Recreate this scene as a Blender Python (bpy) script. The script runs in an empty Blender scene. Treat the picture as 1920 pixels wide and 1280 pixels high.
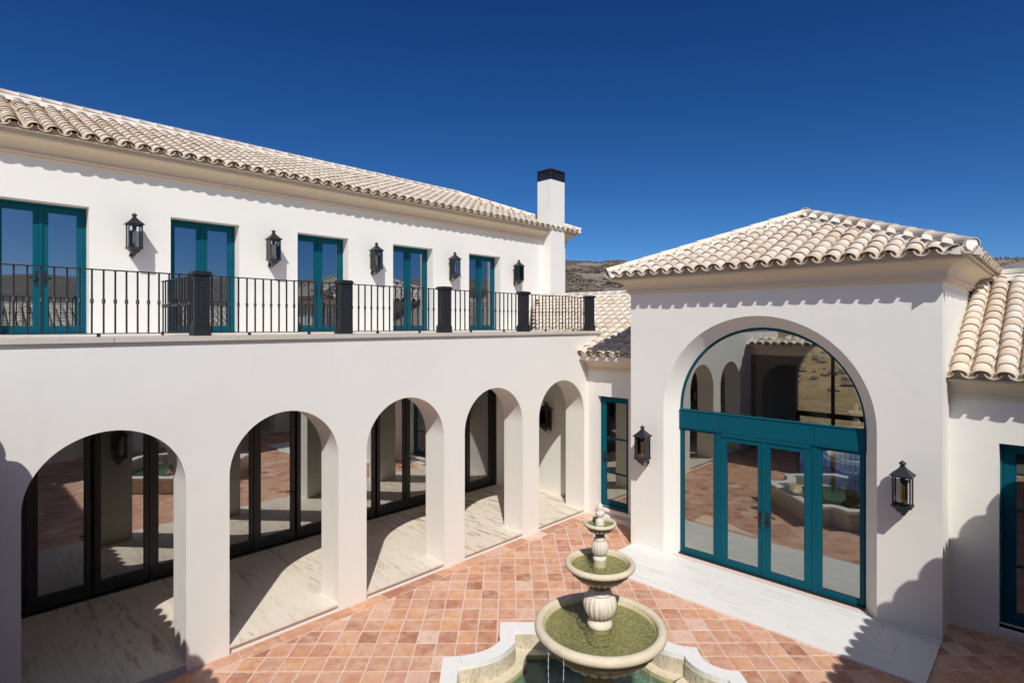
import bpy, bmesh, math, random
from mathutils import Vector, Matrix
from mathutils.geometry import tessellate_polygon
random.seed(7)
R = math.radians
PI = math.pi
C = bpy.context.scene.collection
scene = bpy.context.scene

# ------------------------------------------------------------------ camera
AZ = R(44.3)
ca, sa = math.cos(AZ), math.sin(AZ)
cam_d = bpy.data.cameras.new('camera')
cam = bpy.data.objects.new('camera', cam_d)
C.objects.link(cam)
cam.location = (0, 0, 4.7)
cam.rotation_euler = (R(90), 0, AZ - R(90))
cam_d.sensor_width = 36
cam_d.lens = 36 * 1050 / 1920
cam_d.shift_y = -31 / 1920
cam_d.clip_start = 0.05
cam_d.clip_end = 4000
scene.camera = cam

# ------------------------------------------------------------------ sky and sun
SUN = Vector((1.0, 1.185, -1.61)).normalized()        # direction the light travels
world = bpy.data.worlds.new("World")
scene.world = world
world.use_nodes = True
wn = world.node_tree
wn.nodes.clear()
sky = wn.nodes.new('ShaderNodeTexSky')
sky.sky_type = 'NISHITA'
sky.sun_disc = False
sky.sun_elevation = math.asin(-SUN.z)
sky.sun_rotation = math.atan2(-SUN.x, -SUN.y)
sky.altitude = 900
sky.air_density = 0.6
sky.dust_density = 1.8
sky.ozone_density = 6
sc = wn.nodes.new('ShaderNodeSeparateColor')
cc = wn.nodes.new('ShaderNodeCombineColor')
wn.links.new(sky.outputs[0], sc.inputs[0])
# the deep, polarised blue of the photograph: a film-like curve per channel over the whole sky
for k, (mul, g) in enumerate(((0.19, 1.90), (0.33, 1.42), (0.50, 1.15))):
    pw = wn.nodes.new('ShaderNodeMath'); pw.operation = 'POWER'; pw.inputs[1].default_value = g
    ml = wn.nodes.new('ShaderNodeMath'); ml.operation = 'MULTIPLY'; ml.inputs[1].default_value = mul
    wn.links.new(sc.outputs[k], pw.inputs[0]); wn.links.new(pw.outputs[0], ml.inputs[0]); wn.links.new(ml.outputs[0], cc.inputs[k])
bg = wn.nodes.new('ShaderNodeBackground')
bg.inputs[1].default_value = 0.12
wo = wn.nodes.new('ShaderNodeOutputWorld')
wn.links.new(cc.outputs[0], bg.inputs[0])
wn.links.new(bg.outputs[0], wo.inputs[0])

sun_d = bpy.data.lights.new('sun', 'SUN')
sun_d.energy = 2.85
sun_d.angle = R(0.5)
sun_d.color = (1.0, 0.972, 0.915)
sun = bpy.data.objects.new('sun', sun_d)
sun.rotation_euler = SUN.to_track_quat('-Z', 'Y').to_euler()
sun.location = (-20, -24, 32)
C.objects.link(sun)

scene.view_settings.view_transform = 'Standard'
scene.view_settings.look = 'None'
scene.view_settings.gamma = 1
scene.view_settings.exposure = 0.45
scene.view_settings.use_curve_mapping = False
scene.render.engine = 'CYCLES'
try:
    scene.cycles.max_bounces = 10
    scene.cycles.diffuse_bounces = 5
    scene.cycles.glossy_bounces = 5
    scene.cycles.transparent_max_bounces = 16
    scene.cycles.caustics_reflective = False
    scene.cycles.caustics_refractive = False
except Exception:
    pass

# ------------------------------------------------------------------ materials
MATS = {}
def newmat(name):
    m = bpy.data.materials.new(name)
    m.use_nodes = True
    nt = m.node_tree
    b = nt.nodes['Principled BSDF']
    return m, nt, b
def N(nt, t, **kw):
    n = nt.nodes.new(t)
    for k, v in kw.items():
        setattr(n, k, v)
    return n
def objcoord(nt, scale=(1, 1, 1), rot=(0, 0, 0)):
    # world position, so that neighbouring pieces continue one another
    g = N(nt, 'ShaderNodeNewGeometry')
    mp = N(nt, 'ShaderNodeMapping')
    mp.inputs['Scale'].default_value = scale
    mp.inputs['Rotation'].default_value = rot
    nt.links.new(g.outputs['Position'], mp.inputs['Vector'])
    return mp.outputs[0]
def noise(nt, vec, scale, detail=4, rough=0.55):
    n = N(nt, 'ShaderNodeTexNoise')
    n.inputs['Scale'].default_value = scale
    n.inputs['Detail'].default_value = detail
    n.inputs['Roughness'].default_value = rough
    nt.links.new(vec, n.inputs['Vector'])
    return n.outputs['Fac']
def ramp(nt, fac, stops):
    r = N(nt, 'ShaderNodeValToRGB')
    el = r.color_ramp.elements
    while len(el) < len(stops):
        el.new(0.5)
    for e, (p, c) in zip(el, stops):
        e.position = p
        e.color = (*c, 1)
    nt.links.new(fac, r.inputs[0])
    return r.outputs[0]
def mixc(nt, fac, a, b, mode='MIX'):
    m = N(nt, 'ShaderNodeMix', data_type='RGBA', blend_type=mode)
    for i, v in ((0, fac), (6, a), (7, b)):
        if isinstance(v, (int, float)):
            m.inputs[i].default_value = v
        elif isinstance(v, tuple):
            m.inputs[i].default_value = (*v, 1)
        else:
            nt.links.new(v, m.inputs[i])
    return m.outputs[2]
def math_(nt, op, a, b=0.0):
    m = N(nt, 'ShaderNodeMath', operation=op)
    for i, v in ((0, a), (1, b)):
        if isinstance(v, (int, float)):
            m.inputs[i].default_value = v
        else:
            nt.links.new(v, m.inputs[i])
    return m.outputs[0]
def bump(nt, b, h, strength=0.3, dist=0.01):
    bp = N(nt, 'ShaderNodeBump')
    bp.inputs['Strength'].default_value = strength
    bp.inputs['Distance'].default_value = dist
    nt.links.new(h, bp.inputs['Height'])
    nt.links.new(bp.outputs[0], b.inputs['Normal'])
def piece_random(nt):
    g = N(nt, 'ShaderNodeNewGeometry')
    o = N(nt, 'ShaderNodeObjectInfo')
    s = math_(nt, 'ADD', g.outputs['Random Per Island'], o.outputs['Random'])
    return math_(nt, 'FRACT', s)

def mat_plaster(name, col, var=0.06, bs=0.12):
    m, nt, b = newmat(name)
    v = objcoord(nt)
    n1 = noise(nt, v, 0.7, 5)
    n2 = noise(nt, v, 9, 6, 0.65)
    c = mixc(nt, n1, tuple(x * (1 - var) for x in col), tuple(min(1, x * (1 + var * .5)) for x in col))
    c = mixc(nt, math_(nt, 'MULTIPLY', n2, 0.10), c, tuple(x * .82 for x in col))
    # faint rain streaks running down
    vs = objcoord(nt, (3.0, 3.0, 0.25))
    n3 = noise(nt, vs, 1.6, 5, 0.6)
    c = mixc(nt, ramp(nt, n3, [(0.56, (0, 0, 0)), (0.80, (0.22, 0.22, 0.22))]), c, tuple(x * .86 for x in col))
    nt.links.new(c, b.inputs['Base Color'])
    b.inputs['Roughness'].default_value = 0.9
    n4 = noise(nt, v, 60, 5, 0.7)
    n6 = noise(nt, v, 2.6, 3, 0.5)
    bump(nt, b, math_(nt, 'ADD', n4, math_(nt, 'MULTIPLY', n6, 14.0)), bs, 0.004)
    return m
M_wall = mat_plaster('white_stucco', (0.81, 0.795, 0.735))
M_upper = mat_plaster('white_stucco_upper', (0.83, 0.82, 0.765))
M_cornice = mat_plaster('cream_moulding_paint', (0.76, 0.65, 0.50), 0.05)
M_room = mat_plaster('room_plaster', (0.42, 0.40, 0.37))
M_mortar = mat_plaster('roof_mortar', (0.74, 0.69, 0.63), 0.14, 0.4)
M_shade = mat_plaster('stucco_in_shade', (0.15, 0.14, 0.12))  # deep shade of west wing and far terrace put into the colour
M_room_shade = mat_plaster('room_shade_lining', (0.07, 0.068, 0.062))  # gloom of the unlit pavilion room painted into its lining
M_cop = mat_plaster('weathered_coping', (0.60, 0.55, 0.48), 0.16, 0.3)

def mat_simple(name, col, rough=0.5, metal=0.0, spec=0.5, nz=0.0, nscale=30):
    m, nt, b = newmat(name)
    v = objcoord(nt)
    n = noise(nt, v, nscale, 4)
    c = mixc(nt, n, tuple(x * (1 - nz) for x in col), tuple(min(1, x * (1 + nz)) for x in col))
    nt.links.new(c, b.inputs['Base Color'])
    b.inputs['Roughness'].default_value = rough
    b.inputs['Metallic'].default_value = metal
    b.inputs['Specular IOR Level'].default_value = spec
    bump(nt, b, n, 0.08, 0.002)
    return m
M_teal = mat_simple('teal_paint', (0.001, 0.086, 0.126), 0.45, 0, 0.16, 0.08, 12)
M_blackframe = mat_simple('black_frame_paint', (0.012, 0.014, 0.014), 0.35, 0, 0.5, 0.15)
M_iron = mat_simple('wrought_iron', (0.016, 0.018, 0.022), 0.45, 0.0, 0.5, 0.3, 60)
M_amber = mat_simple('amber_candle', (0.85, 0.40, 0.05), 0.4, 0, 0.5, 0.1)
M_cream = mat_simple('cream_candle', (0.75, 0.62, 0.36), 0.4, 0, 0.5, 0.05)
M_grout = mat_simple('pale_grout', (0.70, 0.58, 0.52), 0.95, 0, 0.2, 0.2, 14)
M_blue = mat_simple('blue_flashing', (0.12, 0.35, 0.62), 0.6, 0, 0.3, 0.1)
M_pblue = mat_simple('blue_pool', (0.03, 0.10, 0.24), 0.08, 0, 0.5, 0.1)
M_interior_floor = mat_simple('room_floor', (0.50, 0.46, 0.40), 0.4, 0, 0.4, 0.1, 3)

def mat_glass(name, tint, refl, base):
    m, nt, b = newmat(name)
    nt.nodes.remove(b)
    out = nt.nodes['Material Output']
    tr = N(nt, 'ShaderNodeBsdfTransparent')
    tr.inputs[0].default_value = (*tint, 1)
    gl = N(nt, 'ShaderNodeBsdfGlossy')
    gl.inputs['Color'].default_value = (*refl, 1)
    gl.inputs['Roughness'].default_value = 0.004
    fr = N(nt, 'ShaderNodeFresnel')
    fr.inputs[0].default_value = 1.5
    f = math_(nt, 'ADD', math_(nt, 'MULTIPLY', fr.outputs[0], 1.3), base)
    f = math_(nt, 'MINIMUM', f, 1.0)
    v = objcoord(nt)
    n = noise(nt, v, 0.9, 2)
    bp = N(nt, 'ShaderNodeBump')
    bp.inputs['Strength'].default_value = 0.02
    bp.inputs['Distance'].default_value = 0.02
    nt.links.new(n, bp.inputs['Height'])
    nt.links.new(bp.outputs[0], gl.inputs['Normal'])
    mx = N(nt, 'ShaderNodeMixShader')
    nt.links.new(f, mx.inputs[0])
    nt.links.new(tr.outputs[0], mx.inputs[1])
    nt.links.new(gl.outputs[0], mx.inputs[2])
    nt.links.new(mx.outputs[0], out.inputs[0])
    return m
M_glass = mat_glass('tinted_glass', (0.94, 0.93, 0.90), (0.90, 0.94, 0.92), 0.21)
M_glass_up = mat_glass('sky_glass', (0.50, 0.52, 0.52), (0.85, 0.93, 1.0), 0.30)
M_glass_arc = mat_glass('arcade_glass', (0.80, 0.82, 0.80), (0.95, 0.95, 0.95), 0.36)
M_clear = mat_glass('clear_glass', (0.985, 0.99, 0.985), (1, 1, 1), -0.03)

# roof tiles
m, nt, b = newmat('clay_roof_tile'); M_tile = m
pr = piece_random(nt)
c = ramp(nt, pr, [(0.0, (0.74, 0.58, 0.42)), (0.25, (0.82, 0.69, 0.53)), (0.65, (0.85, 0.74, 0.59)), (1.0, (0.87, 0.80, 0.69))])
v = objcoord(nt)
n1 = noise(nt, v, 7, 6, 0.65)
c = mixc(nt, ramp(nt, n1, [(0.42, (0, 0, 0)), (0.75, (0.55, 0.55, 0.55))]), c, (0.88, 0.82, 0.74))
n2 = noise(nt, v, 2.2, 6, 0.7)
c = mixc(nt, ramp(nt, n2, [(0.60, (0, 0, 0)), (0.74, (0.22, 0.22, 0.22))]), c, (0.50, 0.37, 0.28))
n5 = noise(nt, v, 45, 4, 0.7)
c = mixc(nt, ramp(nt, n5, [(0.62, (0, 0, 0)), (0.76, (0.20, 0.20, 0.20))]), c, (0.42, 0.32, 0.23))
nt.links.new(c, b.inputs['Base Color'])
b.inputs['Roughness'].default_value = 0.88
bump(nt, b, n5, 0.35, 0.004)

M_nose_shade = mat_simple('tile_nose_shade', (0.52, 0.36, 0.22), 0.9, 0, 0.2, 0.2, 20)  # brown tile noses: the shadow gap below each tile put into the colour
# terracotta floor tiles
m, nt, b = newmat('terracotta_paving'); M_terra = m
pr = piece_random(nt)
c = ramp(nt, pr, [(0.0, (0.40, 0.165, 0.090)), (0.14, (0.50, 0.22, 0.125)), (0.40, (0.62, 0.30, 0.175)), (0.62, (0.60, 0.32, 0.21)),
                  (0.80, (0.69, 0.34, 0.165)), (0.93, (0.70, 0.43, 0.31)), (1.0, (0.75, 0.56, 0.45))])
v = objcoord(nt)
off = N(nt, 'ShaderNodeCombineXYZ')
for i in range(3):
    nt.links.new(math_(nt, 'MULTIPLY', pr, 37.0 + 11 * i), off.inputs[i])
va = N(nt, 'ShaderNodeVectorMath', operation='ADD')
nt.links.new(v, va.inputs[0]); nt.links.new(off.outputs[0], va.inputs[1])
n1 = noise(nt, va.outputs[0], 5, 6, 0.6)
c = mixc(nt, ramp(nt, n1, [(0.40, (0, 0, 0)), (0.70, (0.60, 0.60, 0.60))]), c, (0.77, 0.54, 0.41))
n3 = noise(nt, va.outputs[0], 9, 7, 0.75)
c = mixc(nt, ramp(nt, n3, [(0.52, (0, 0, 0)), (0.70, (0.55, 0.55, 0.55))]), c, (0.27, 0.12, 0.07))
n2 = noise(nt, v, 60, 5, 0.7)
c = mixc(nt, ramp(nt, n2, [(0.58, (0, 0, 0)), (0.74, (0.5, 0.5, 0.5))]), c, (0.30, 0.16, 0.11))
nt.links.new(c, b.inputs['Base Color'])
b.inputs['Roughness'].default_value = 0.68
bump(nt, b, n3, 0.25, 0.004)

# travertine with veins running along Y
def mat_travertine(name, lo, hi, vein, amount):
    m, nt, b = newmat(name)
    pr = piece_random(nt)
    v = objcoord(nt, (1, 0.13, 1))
    off = N(nt, 'ShaderNodeCombineXYZ')
    nt.links.new(math_(nt, 'MULTIPLY', pr, 31.0), off.inputs[0])
    nt.links.new(math_(nt, 'MULTIPLY', pr, 17.0), off.inputs[1])
    va = N(nt, 'ShaderNodeVectorMath', operation='ADD')
    nt.links.new(v, va.inputs[0]); nt.links.new(off.outputs[0], va.inputs[1])
    n1 = noise(nt, va.outputs[0], 3.5, 8, 0.62)
    c = mixc(nt, n1, lo, hi)
    n2 = noise(nt, va.outputs[0], 10, 10, 0.76)
    msk = ramp(nt, n2, [(0.515, (0, 0, 0)), (0.585, (amount,) * 3), (0.75, (amount * .8,) * 3)])
    big = noise(nt, v, 1.1, 4)
    msk2 = mixc(nt, 1.0, msk, ramp(nt, big, [(0.40, (0.18, 0.18, 0.18)), (0.62, (1, 1, 1))]), 'MULTIPLY')
    c = mixc(nt, msk2, c, vein)
    c = mixc(nt, math_(nt, 'MULTIPLY', pr, 0.09), c, vein)
    nt.links.new(c, b.inputs['Base Color'])
    b.inputs['Roughness'].default_value = 0.55
    bump(nt, b, n2, 0.15, 0.003)
    return m
M_trav = mat_travertine('cream_travertine', (0.75, 0.67, 0.55), (0.83, 0.77, 0.67), (0.36, 0.25, 0.15), 0.9)
M_travw = mat_travertine('white_travertine', (0.77, 0.75, 0.71), (0.86, 0.85, 0.82), (0.52, 0.49, 0.45), 0.55)
# coping: white marble-ish stone
m, nt, b = newmat('white_stone'); M_wstone = m
v = objcoord(nt)
n1 = noise(nt, v, 6, 6, 0.65)
c = ramp(nt, n1, [(0.30, (0.80, 0.79, 0.76)), (0.60, (0.85, 0.84, 0.82)), (0.75, (0.68, 0.66, 0.62))])
nt.links.new(c, b.inputs['Base Color']); b.inputs['Roughness'].default_value = 0.6
bump(nt, b, noise(nt, v, 40, 5), 0.12, 0.003)
# pitted inner basin stone
m, nt, b = newmat('pitted_stone'); M_pit = m
v = objcoord(nt, (1, 1, 0.6))
n1 = noise(nt, v, 5, 7, 0.7)
n2 = noise(nt, v, 34, 7, 0.8)
c = ramp(nt, n1, [(0.3, (0.62, 0.54, 0.40)), (0.7, (0.72, 0.66, 0.54))])
c = mixc(nt, ramp(nt, n2, [(0.50, (0, 0, 0)), (0.62, (0.75, 0.75, 0.75))]), c, (0.26, 0.22, 0.14))
n3 = noise(nt, objcoord(nt, (9, 9, 0.8)), 1.0, 5, 0.6)
c = mixc(nt, ramp(nt, n3, [(0.5, (0, 0, 0)), (0.75, (0.45, 0.45, 0.45))]), c, (0.36, 0.29, 0.13))
nt.links.new(c, b.inputs['Base Color']); b.inputs['Roughness'].default_value = 0.85
bump(nt, b, n2, 0.6, 0.006)
# fountain stone
def mat_fstone(name, a, bcol, dark, damt):
    m, nt, b = newmat(name)
    v = objcoord(nt)
    n1 = noise(nt, v, 4, 6, 0.6)
    c = ramp(nt, n1, [(0.3, a), (0.7, bcol)])
    n2 = noise(nt, v, 70, 5, 0.7)
    c = mixc(nt, ramp(nt, n2, [(0.55, (0, 0, 0)), (0.70, (damt,) * 3)]), c, dark)
    n3 = noise(nt, v, 12, 6, 0.7)
    c = mixc(nt, ramp(nt, n3, [(0.52, (0, 0, 0)), (0.74, (damt * .8,) * 3)]), c, tuple(x * 1.25 for x in dark))
    nt.links.new(c, b.inputs['Base Color']); b.inputs['Roughness'].default_value = 0.82
    bump(nt, b, n2, 0.55, 0.005)
    return m
M_fst = mat_fstone('fountain_stone', (0.66, 0.56, 0.39), (0.76, 0.68, 0.52), (0.30, 0.22, 0.11), 0.55)
M_fund = mat_fstone('brown_fountain_stone', (0.22, 0.15, 0.075), (0.34, 0.25, 0.13), (0.07, 0.05, 0.025), 0.8)  # darker brown for undersides, necks and pedestal
M_fpale = mat_fstone('pale_fountain_stone', (0.70, 0.62, 0.49), (0.82, 0.76, 0.66), (0.36, 0.28, 0.18), 0.5)
M_falg = mat_fstone('algae_stone', (0.50, 0.45, 0.20), (0.60, 0.54, 0.30), (0.30, 0.29, 0.10), 0.6)
M_pool = mat_fstone('green_pool_floor', (0.22, 0.34, 0.24), (0.34, 0.46, 0.34), (0.05, 0.11, 0.05), 0.6)
# water
def mat_water(name, tint, bscale, bstr, film):
    m, nt, b = newmat(name)
    nt.nodes.remove(b)
    out = nt.nodes['Material Output']
    tr = N(nt, 'ShaderNodeBsdfTransparent'); tr.inputs[0].default_value = (*tint, 1)
    df = N(nt, 'ShaderNodeBsdfDiffuse'); df.inputs[0].default_value = (*film, 1)
    gl = N(nt, 'ShaderNodeBsdfGlossy'); gl.inputs['Roughness'].default_value = 0.05
    fr = N(nt, 'ShaderNodeFresnel'); fr.inputs[0].default_value = 1.33
    v = objcoord(nt)
    n = noise(nt, v, bscale, 4, 0.6)
    bp = N(nt, 'ShaderNodeBump')
    bp.inputs['Strength'].default_value = bstr
    bp.inputs['Distance'].default_value = 0.02
    nt.links.new(n, bp.inputs['Height'])
    nt.links.new(bp.outputs[0], gl.inputs['Normal'])
    nt.links.new(bp.outputs[0], fr.inputs['Normal'])
    m1 = N(nt, 'ShaderNodeMixShader')
    n7 = noise(nt, v, 26, 5, 0.7)
    nt.links.new(ramp(nt, n7, [(0.40, (0.10, 0.10, 0.10)), (0.62, (0.45, 0.45, 0.45)), (0.75, (0.75, 0.75, 0.75))]), m1.inputs[0])
    nt.links.new(tr.outputs[0], m1.inputs[1]); nt.links.new(df.outputs[0], m1.inputs[2])
    m2 = N(nt, 'ShaderNodeMixShader')
    nt.links.new(fr.outputs[0], m2.inputs[0])
    nt.links.new(m1.outputs[0], m2.inputs[1]); nt.links.new(gl.outputs[0], m2.inputs[2])
    nt.links.new(m2.outputs[0], out.inputs[0])
    return m
M_water = mat_water('bowl_water', (0.80, 0.82, 0.58), 30, 1.0, (0.46, 0.45, 0.22))
M_poolw = mat_water('pool_water', (0.60, 0.72, 0.60), 14, 0.35, (0.24, 0.38, 0.28))
m, nt, b = newmat('falling_water'); M_jet = m
b.inputs['Base Color'].default_value = (0.85, 0.88, 0.86, 1)
b.inputs['Roughness'].default_value = 0.15
b.inputs['Transmission Weight'].default_value = 0.35
bump(nt, b, noise(nt, objcoord(nt, (1, 1, .4)), 60, 3), 0.6, 0.01)
# hills
m, nt, b = newmat('dry_hillside'); M_hill = m
g = N(nt, 'ShaderNodeNewGeometry')
sp = N(nt, 'ShaderNodeSeparateXYZ'); nt.links.new(g.outputs['Position'], sp.inputs[0])
v = objcoord(nt)
n1 = noise(nt, v, 0.035, 8, 0.62)
hillc = ramp(nt, n1, [(0.3, (0.22, 0.175, 0.135)), (0.5, (0.27, 0.22, 0.17)), (0.68, (0.33, 0.27, 0.21))])
fieldn = noise(nt, v, 0.5, 8, 0.68)
fieldc = ramp(nt, fieldn, [(0.3, (0.30, 0.21, 0.09)), (0.5, (0.52, 0.38, 0.17)), (0.68, (0.66, 0.50, 0.26))])
mr = N(nt, 'ShaderNodeMapRange')
mr.inputs[1].default_value = 2.0; mr.inputs[2].default_value = 14.0
nt.links.new(sp.outputs[2], mr.inputs[0])
c = mixc(nt, mr.outputs[0], fieldc, hillc)
n2 = noise(nt, v, 0.9, 6, 0.75)
c = mixc(nt, ramp(nt, n2, [(0.52, (0, 0, 0)), (0.62, (0.6, 0.6, 0.6))]), c, (0.13, 0.115, 0.080))
nt.links.new(c, b.inputs['Base Color']); b.inputs['Roughness'].default_value = 0.95
bump(nt, b, n2, 0.8, 1.2)
m, nt, b = newmat('scrub_foliage'); M_scrub = m
pr = piece_random(nt)
c = ramp(nt, pr, [(0, (0.075, 0.068, 0.048)), (0.5, (0.13, 0.113, 0.083)), (1, (0.21, 0.18, 0.135))])
nt.links.new(c, b.inputs['Base Color']); b.inputs['Roughness'].default_value = 0.9

# ------------------------------------------------------------------ helpers
def link(o, parent=None):
    C.objects.link(o)
    if parent is not None:
        o.parent = parent
    return o
def obj(name, bm, mat, parent=None, base=(0, 0, 0), smooth=False, norm=True):
    """link a bmesh (world coordinates) as ONE object; base = location of the thing it belongs to"""
    if norm:
        bmesh.ops.recalc_face_normals(bm, faces=bm.faces)
    if any(base):
        bmesh.ops.translate(bm, verts=bm.verts, vec=-Vector(base))
    me = bpy.data.meshes.new(name)
    bm.to_mesh(me); bm.free()
    for f in (me.polygons if smooth else []):
        f.use_smooth = True
    mats = mat if isinstance(mat, (list, tuple)) else [mat]
    for mm in mats:
        me.materials.append(mm)
    return link(bpy.data.objects.new(name, me), parent)
def thing(name, label, cat, loc=(0, 0, 0), group=None, rotz=0):
    o = bpy.data.objects.new(name, None)
    o.empty_display_size = 0.3
    o.location = loc
    o.rotation_euler = (0, 0, rotz)
    o['label'] = label; o['category'] = cat
    if group: o['group'] = group
    C.objects.link(o)
    return o
class Fr:
    """frame of a wall: a runs along it, z up, w out of it"""
    def __init__(s, o, ea, n):
        s.o, s.ea, s.n = Vector(o), Vector(ea), Vector(n)
    def __call__(s, a, z, w=0.0):
        return s.o + s.ea * a + Vector((0, 0, z)) + s.n * w
def FY(y, n=-1): return Fr((0, y, 0), (1, 0, 0), (0, n, 0))      # a = world X
def FX(x, n=-1): return Fr((x, 0, 0), (0, 1, 0), (n, 0, 0))      # a = world Y
def box(bm, F, a0, a1, z0, z1, w0, w1, mi=0):
    vs = [bm.verts.new(F(a, z, w)) for a in (a0, a1) for z in (z0, z1) for w in (w0, w1)]
    for q in ((0, 1, 3, 2), (4, 6, 7, 5), (0, 4, 5, 1), (2, 3, 7, 6), (0, 2, 6, 4), (1, 5, 7, 3)):
        f = bm.faces.new([vs[i] for i in q]); f.material_index = mi
    return vs
WF = Fr((0, 0, 0), (1, 0, 0), (0, 1, 0))                          # a = X, w = Y
def wbox(bm, x0, x1, y0, y1, z0, z1, mi=0):
    return box(bm, WF, x0, x1, z0, z1, y0, y1, mi)
def strip(bm, A, B, closed=True, mi=0):
    n = len(A)
    va = [bm.verts.new(p) for p in A]; vb = [bm.verts.new(p) for p in B]
    for i in range(n if closed else n - 1):
        j = (i + 1) % n
        f = bm.faces.new((va[i], va[j], vb[j], vb[i])); f.material_index = mi
def fill(bm, loops, mi=0):
    """planar polygon with holes"""
    tris = tessellate_polygon([[Vector(p) for p in l] for l in loops])
    flat = [p for l in loops for p in l]
    vs = [bm.verts.new(p) for p in flat]
    for t in tris:
        try:
            f = bm.faces.new([vs[i] for i in t]); f.material_index = mi
        except ValueError:
            pass
def wall_plate(bm, F, outline, holes, depth, inner=None):
    """wall of some depth with openings; inner = the hole loops on the back of a splayed reveal"""
    fill(bm, [[F(a, z, 0) for a, z in outline]] + [[F(a, z, 0) for a, z in h] for h in holes])
    back = inner or holes
    fill(bm, [[F(a, z, -depth) for a, z in outline]] + [[F(a, z, -depth) for a, z in h] for h in back])
    strip(bm, [F(a, z, 0) for a, z in outline], [F(a, z, -depth) for a, z in outline])
    for h, g in zip(holes, back):
        strip(bm, [F(a, z, 0) for a, z in h], [F(a, z, -depth) for a, z in g])
def rect(a0, a1, z0, z1): return [(a0, z0), (a1, z0), (a1, z1), (a0, z1)]
def arch(c, r, spring, bottom, n=40):
    p = [(c - r, bottom)]
    for i in range(n + 1):
        t = PI - PI * i / n
        p.append((c + r * math.cos(t), spring + r * math.sin(t)))
    p.append((c + r, bottom))
    return p
def lathe(bm, prof, n=48, c=(0, 0), mod=None, mi=0, cap0=False, cap1=False):
    rings = []
    for k, (r, z) in enumerate(prof):
        ring = []
        for i in range(n):
            t = 2 * PI * i / n
            rr = r * (mod(t, k) if mod else 1)
            ring.append(bm.verts.new((c[0] + rr * math.cos(t), c[1] + rr * math.sin(t), z)))
        rings.append(ring)
    for a, b_ in zip(rings, rings[1:]):
        for i in range(n):
            j = (i + 1) % n
            f = bm.faces.new((a[i], a[j], b_[j], b_[i])); f.material_index = mi
    if cap0: bm.faces.new(rings[0])
    if cap1: bm.faces.new(rings[-1])
def tube(bm, pts, r, n=8, taper=None):
    rings = []
    for i, p in enumerate(pts):
        p = Vector(p)
        d = (Vector(pts[min(i + 1, len(pts) - 1)]) - Vector(pts[max(i - 1, 0)])).normalized()
        s = d.cross(Vector((0.3, 0.5, 0.81))).normalized(); t = d.cross(s)
        rr = r * (taper[i] if taper else 1)
        rings.append([bm.verts.new(p + (s * math.cos(2 * PI * k / n) + t * math.sin(2 * PI * k / n)) * rr) for k in range(n)])
    for a, b_ in zip(rings, rings[1:]):
        for k in range(n):
            bm.faces.new((a[k], a[(k + 1) % n], b_[(k + 1) % n], b_[k]))
    bm.faces.new(rings[0]); bm.faces.new(rings[-1])
def offset_path(path, o, closed=False):
    """offset a ground path (x, y) to its right by o, mitred"""
    n = len(path); out = []
    for i in range(n):
        p = Vector(path[i])
        dirs = []
        if closed or i > 0: dirs.append((p - Vector(path[i - 1])).normalized())
        if closed or i < n - 1: dirs.append((Vector(path[(i + 1) % n]) - p).normalized())
        ns = [Vector((d.y, -d.x)) for d in dirs]
        if len(ns) == 2:
            m = ns[0] + ns[1]
            m = m / max(0.25, m.dot(ns[0])) if m.length > 1e-6 else ns[0]
        else:
            m = ns[0]
        out.append(p + m * o)
    return out
def sweep(bm, path, prof, closed=False):
    loops = [[Vector((p.x, p.y, z)) for p in offset_path([Vector(q) for q in path], o, closed)] for o, z in prof]
    for A, B in zip(loops, loops[1:]):
        strip(bm, A, B, closed)
def cornice_profile(z0, h=0.35, out=0.30):
    p = [(-0.01, z0), (0.045, z0), (0.045, z0 + 0.046), (0.088, z0 + 0.047), (0.088, z0 + 0.066)]
    k = 9
    for i in range(k + 1):                       # cove
        t = i / k * PI / 2
        p.append((0.062 + (out - 0.112) * (1 - math.cos(t)), z0 + 0.070 + (h - 0.165) * math.sin(t)))
    p += [(out - 0.040, z0 + h - 0.092), (out - 0.035, z0 + h - 0.080), (out + 0.004, z0 + h - 0.078),
          (out + 0.004, z0 + h - 0.052), (out - 0.03, z0 + h - 0.046), (out - 0.03, z0 + h + 0.015), (-0.01, z0 + h + 0.015)]
    return p

# roof tiles ---------------------------------------------------------------
PITCH, EXPO, SLOPE = 0.272, 0.30, math.atan(0.42)
def cover_mesh(n=8, r0=0.119, r1=0.100, L=0.385, thick=0.012, seed=0):
    rd = random.Random(seed)
    vs, fs = [], []
    k0, k1 = 1 + rd.uniform(-.03, .03), 1 + rd.uniform(-.03, .03)
    for (r, y, zt) in ((r0 * k0, -0.015, 0.013), (r0 * k0 - thick, -0.015, 0.013), (r1 * k1, L, 0.0), (r1 * k1 - thick, L, 0.0)):
        for i in range(n + 1):
            t = R(4) + (PI - R(8)) * i / n
            vs.append((r * math.cos(t), y, 0.026 + zt + r * 0.80 * math.sin(t)))
    m = n + 1
    for i in range(n):
        fs.append((i, i + 1, 2 * m + i + 1, 2 * m + i))          # outer
        fs.append((m + i, i + m + 1, i + 1, i)[::-1])            # nose
        fs.append((m + i + 1, m + i, 3 * m + i, 3 * m + i + 1))  # inner
    return vs, fs
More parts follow.
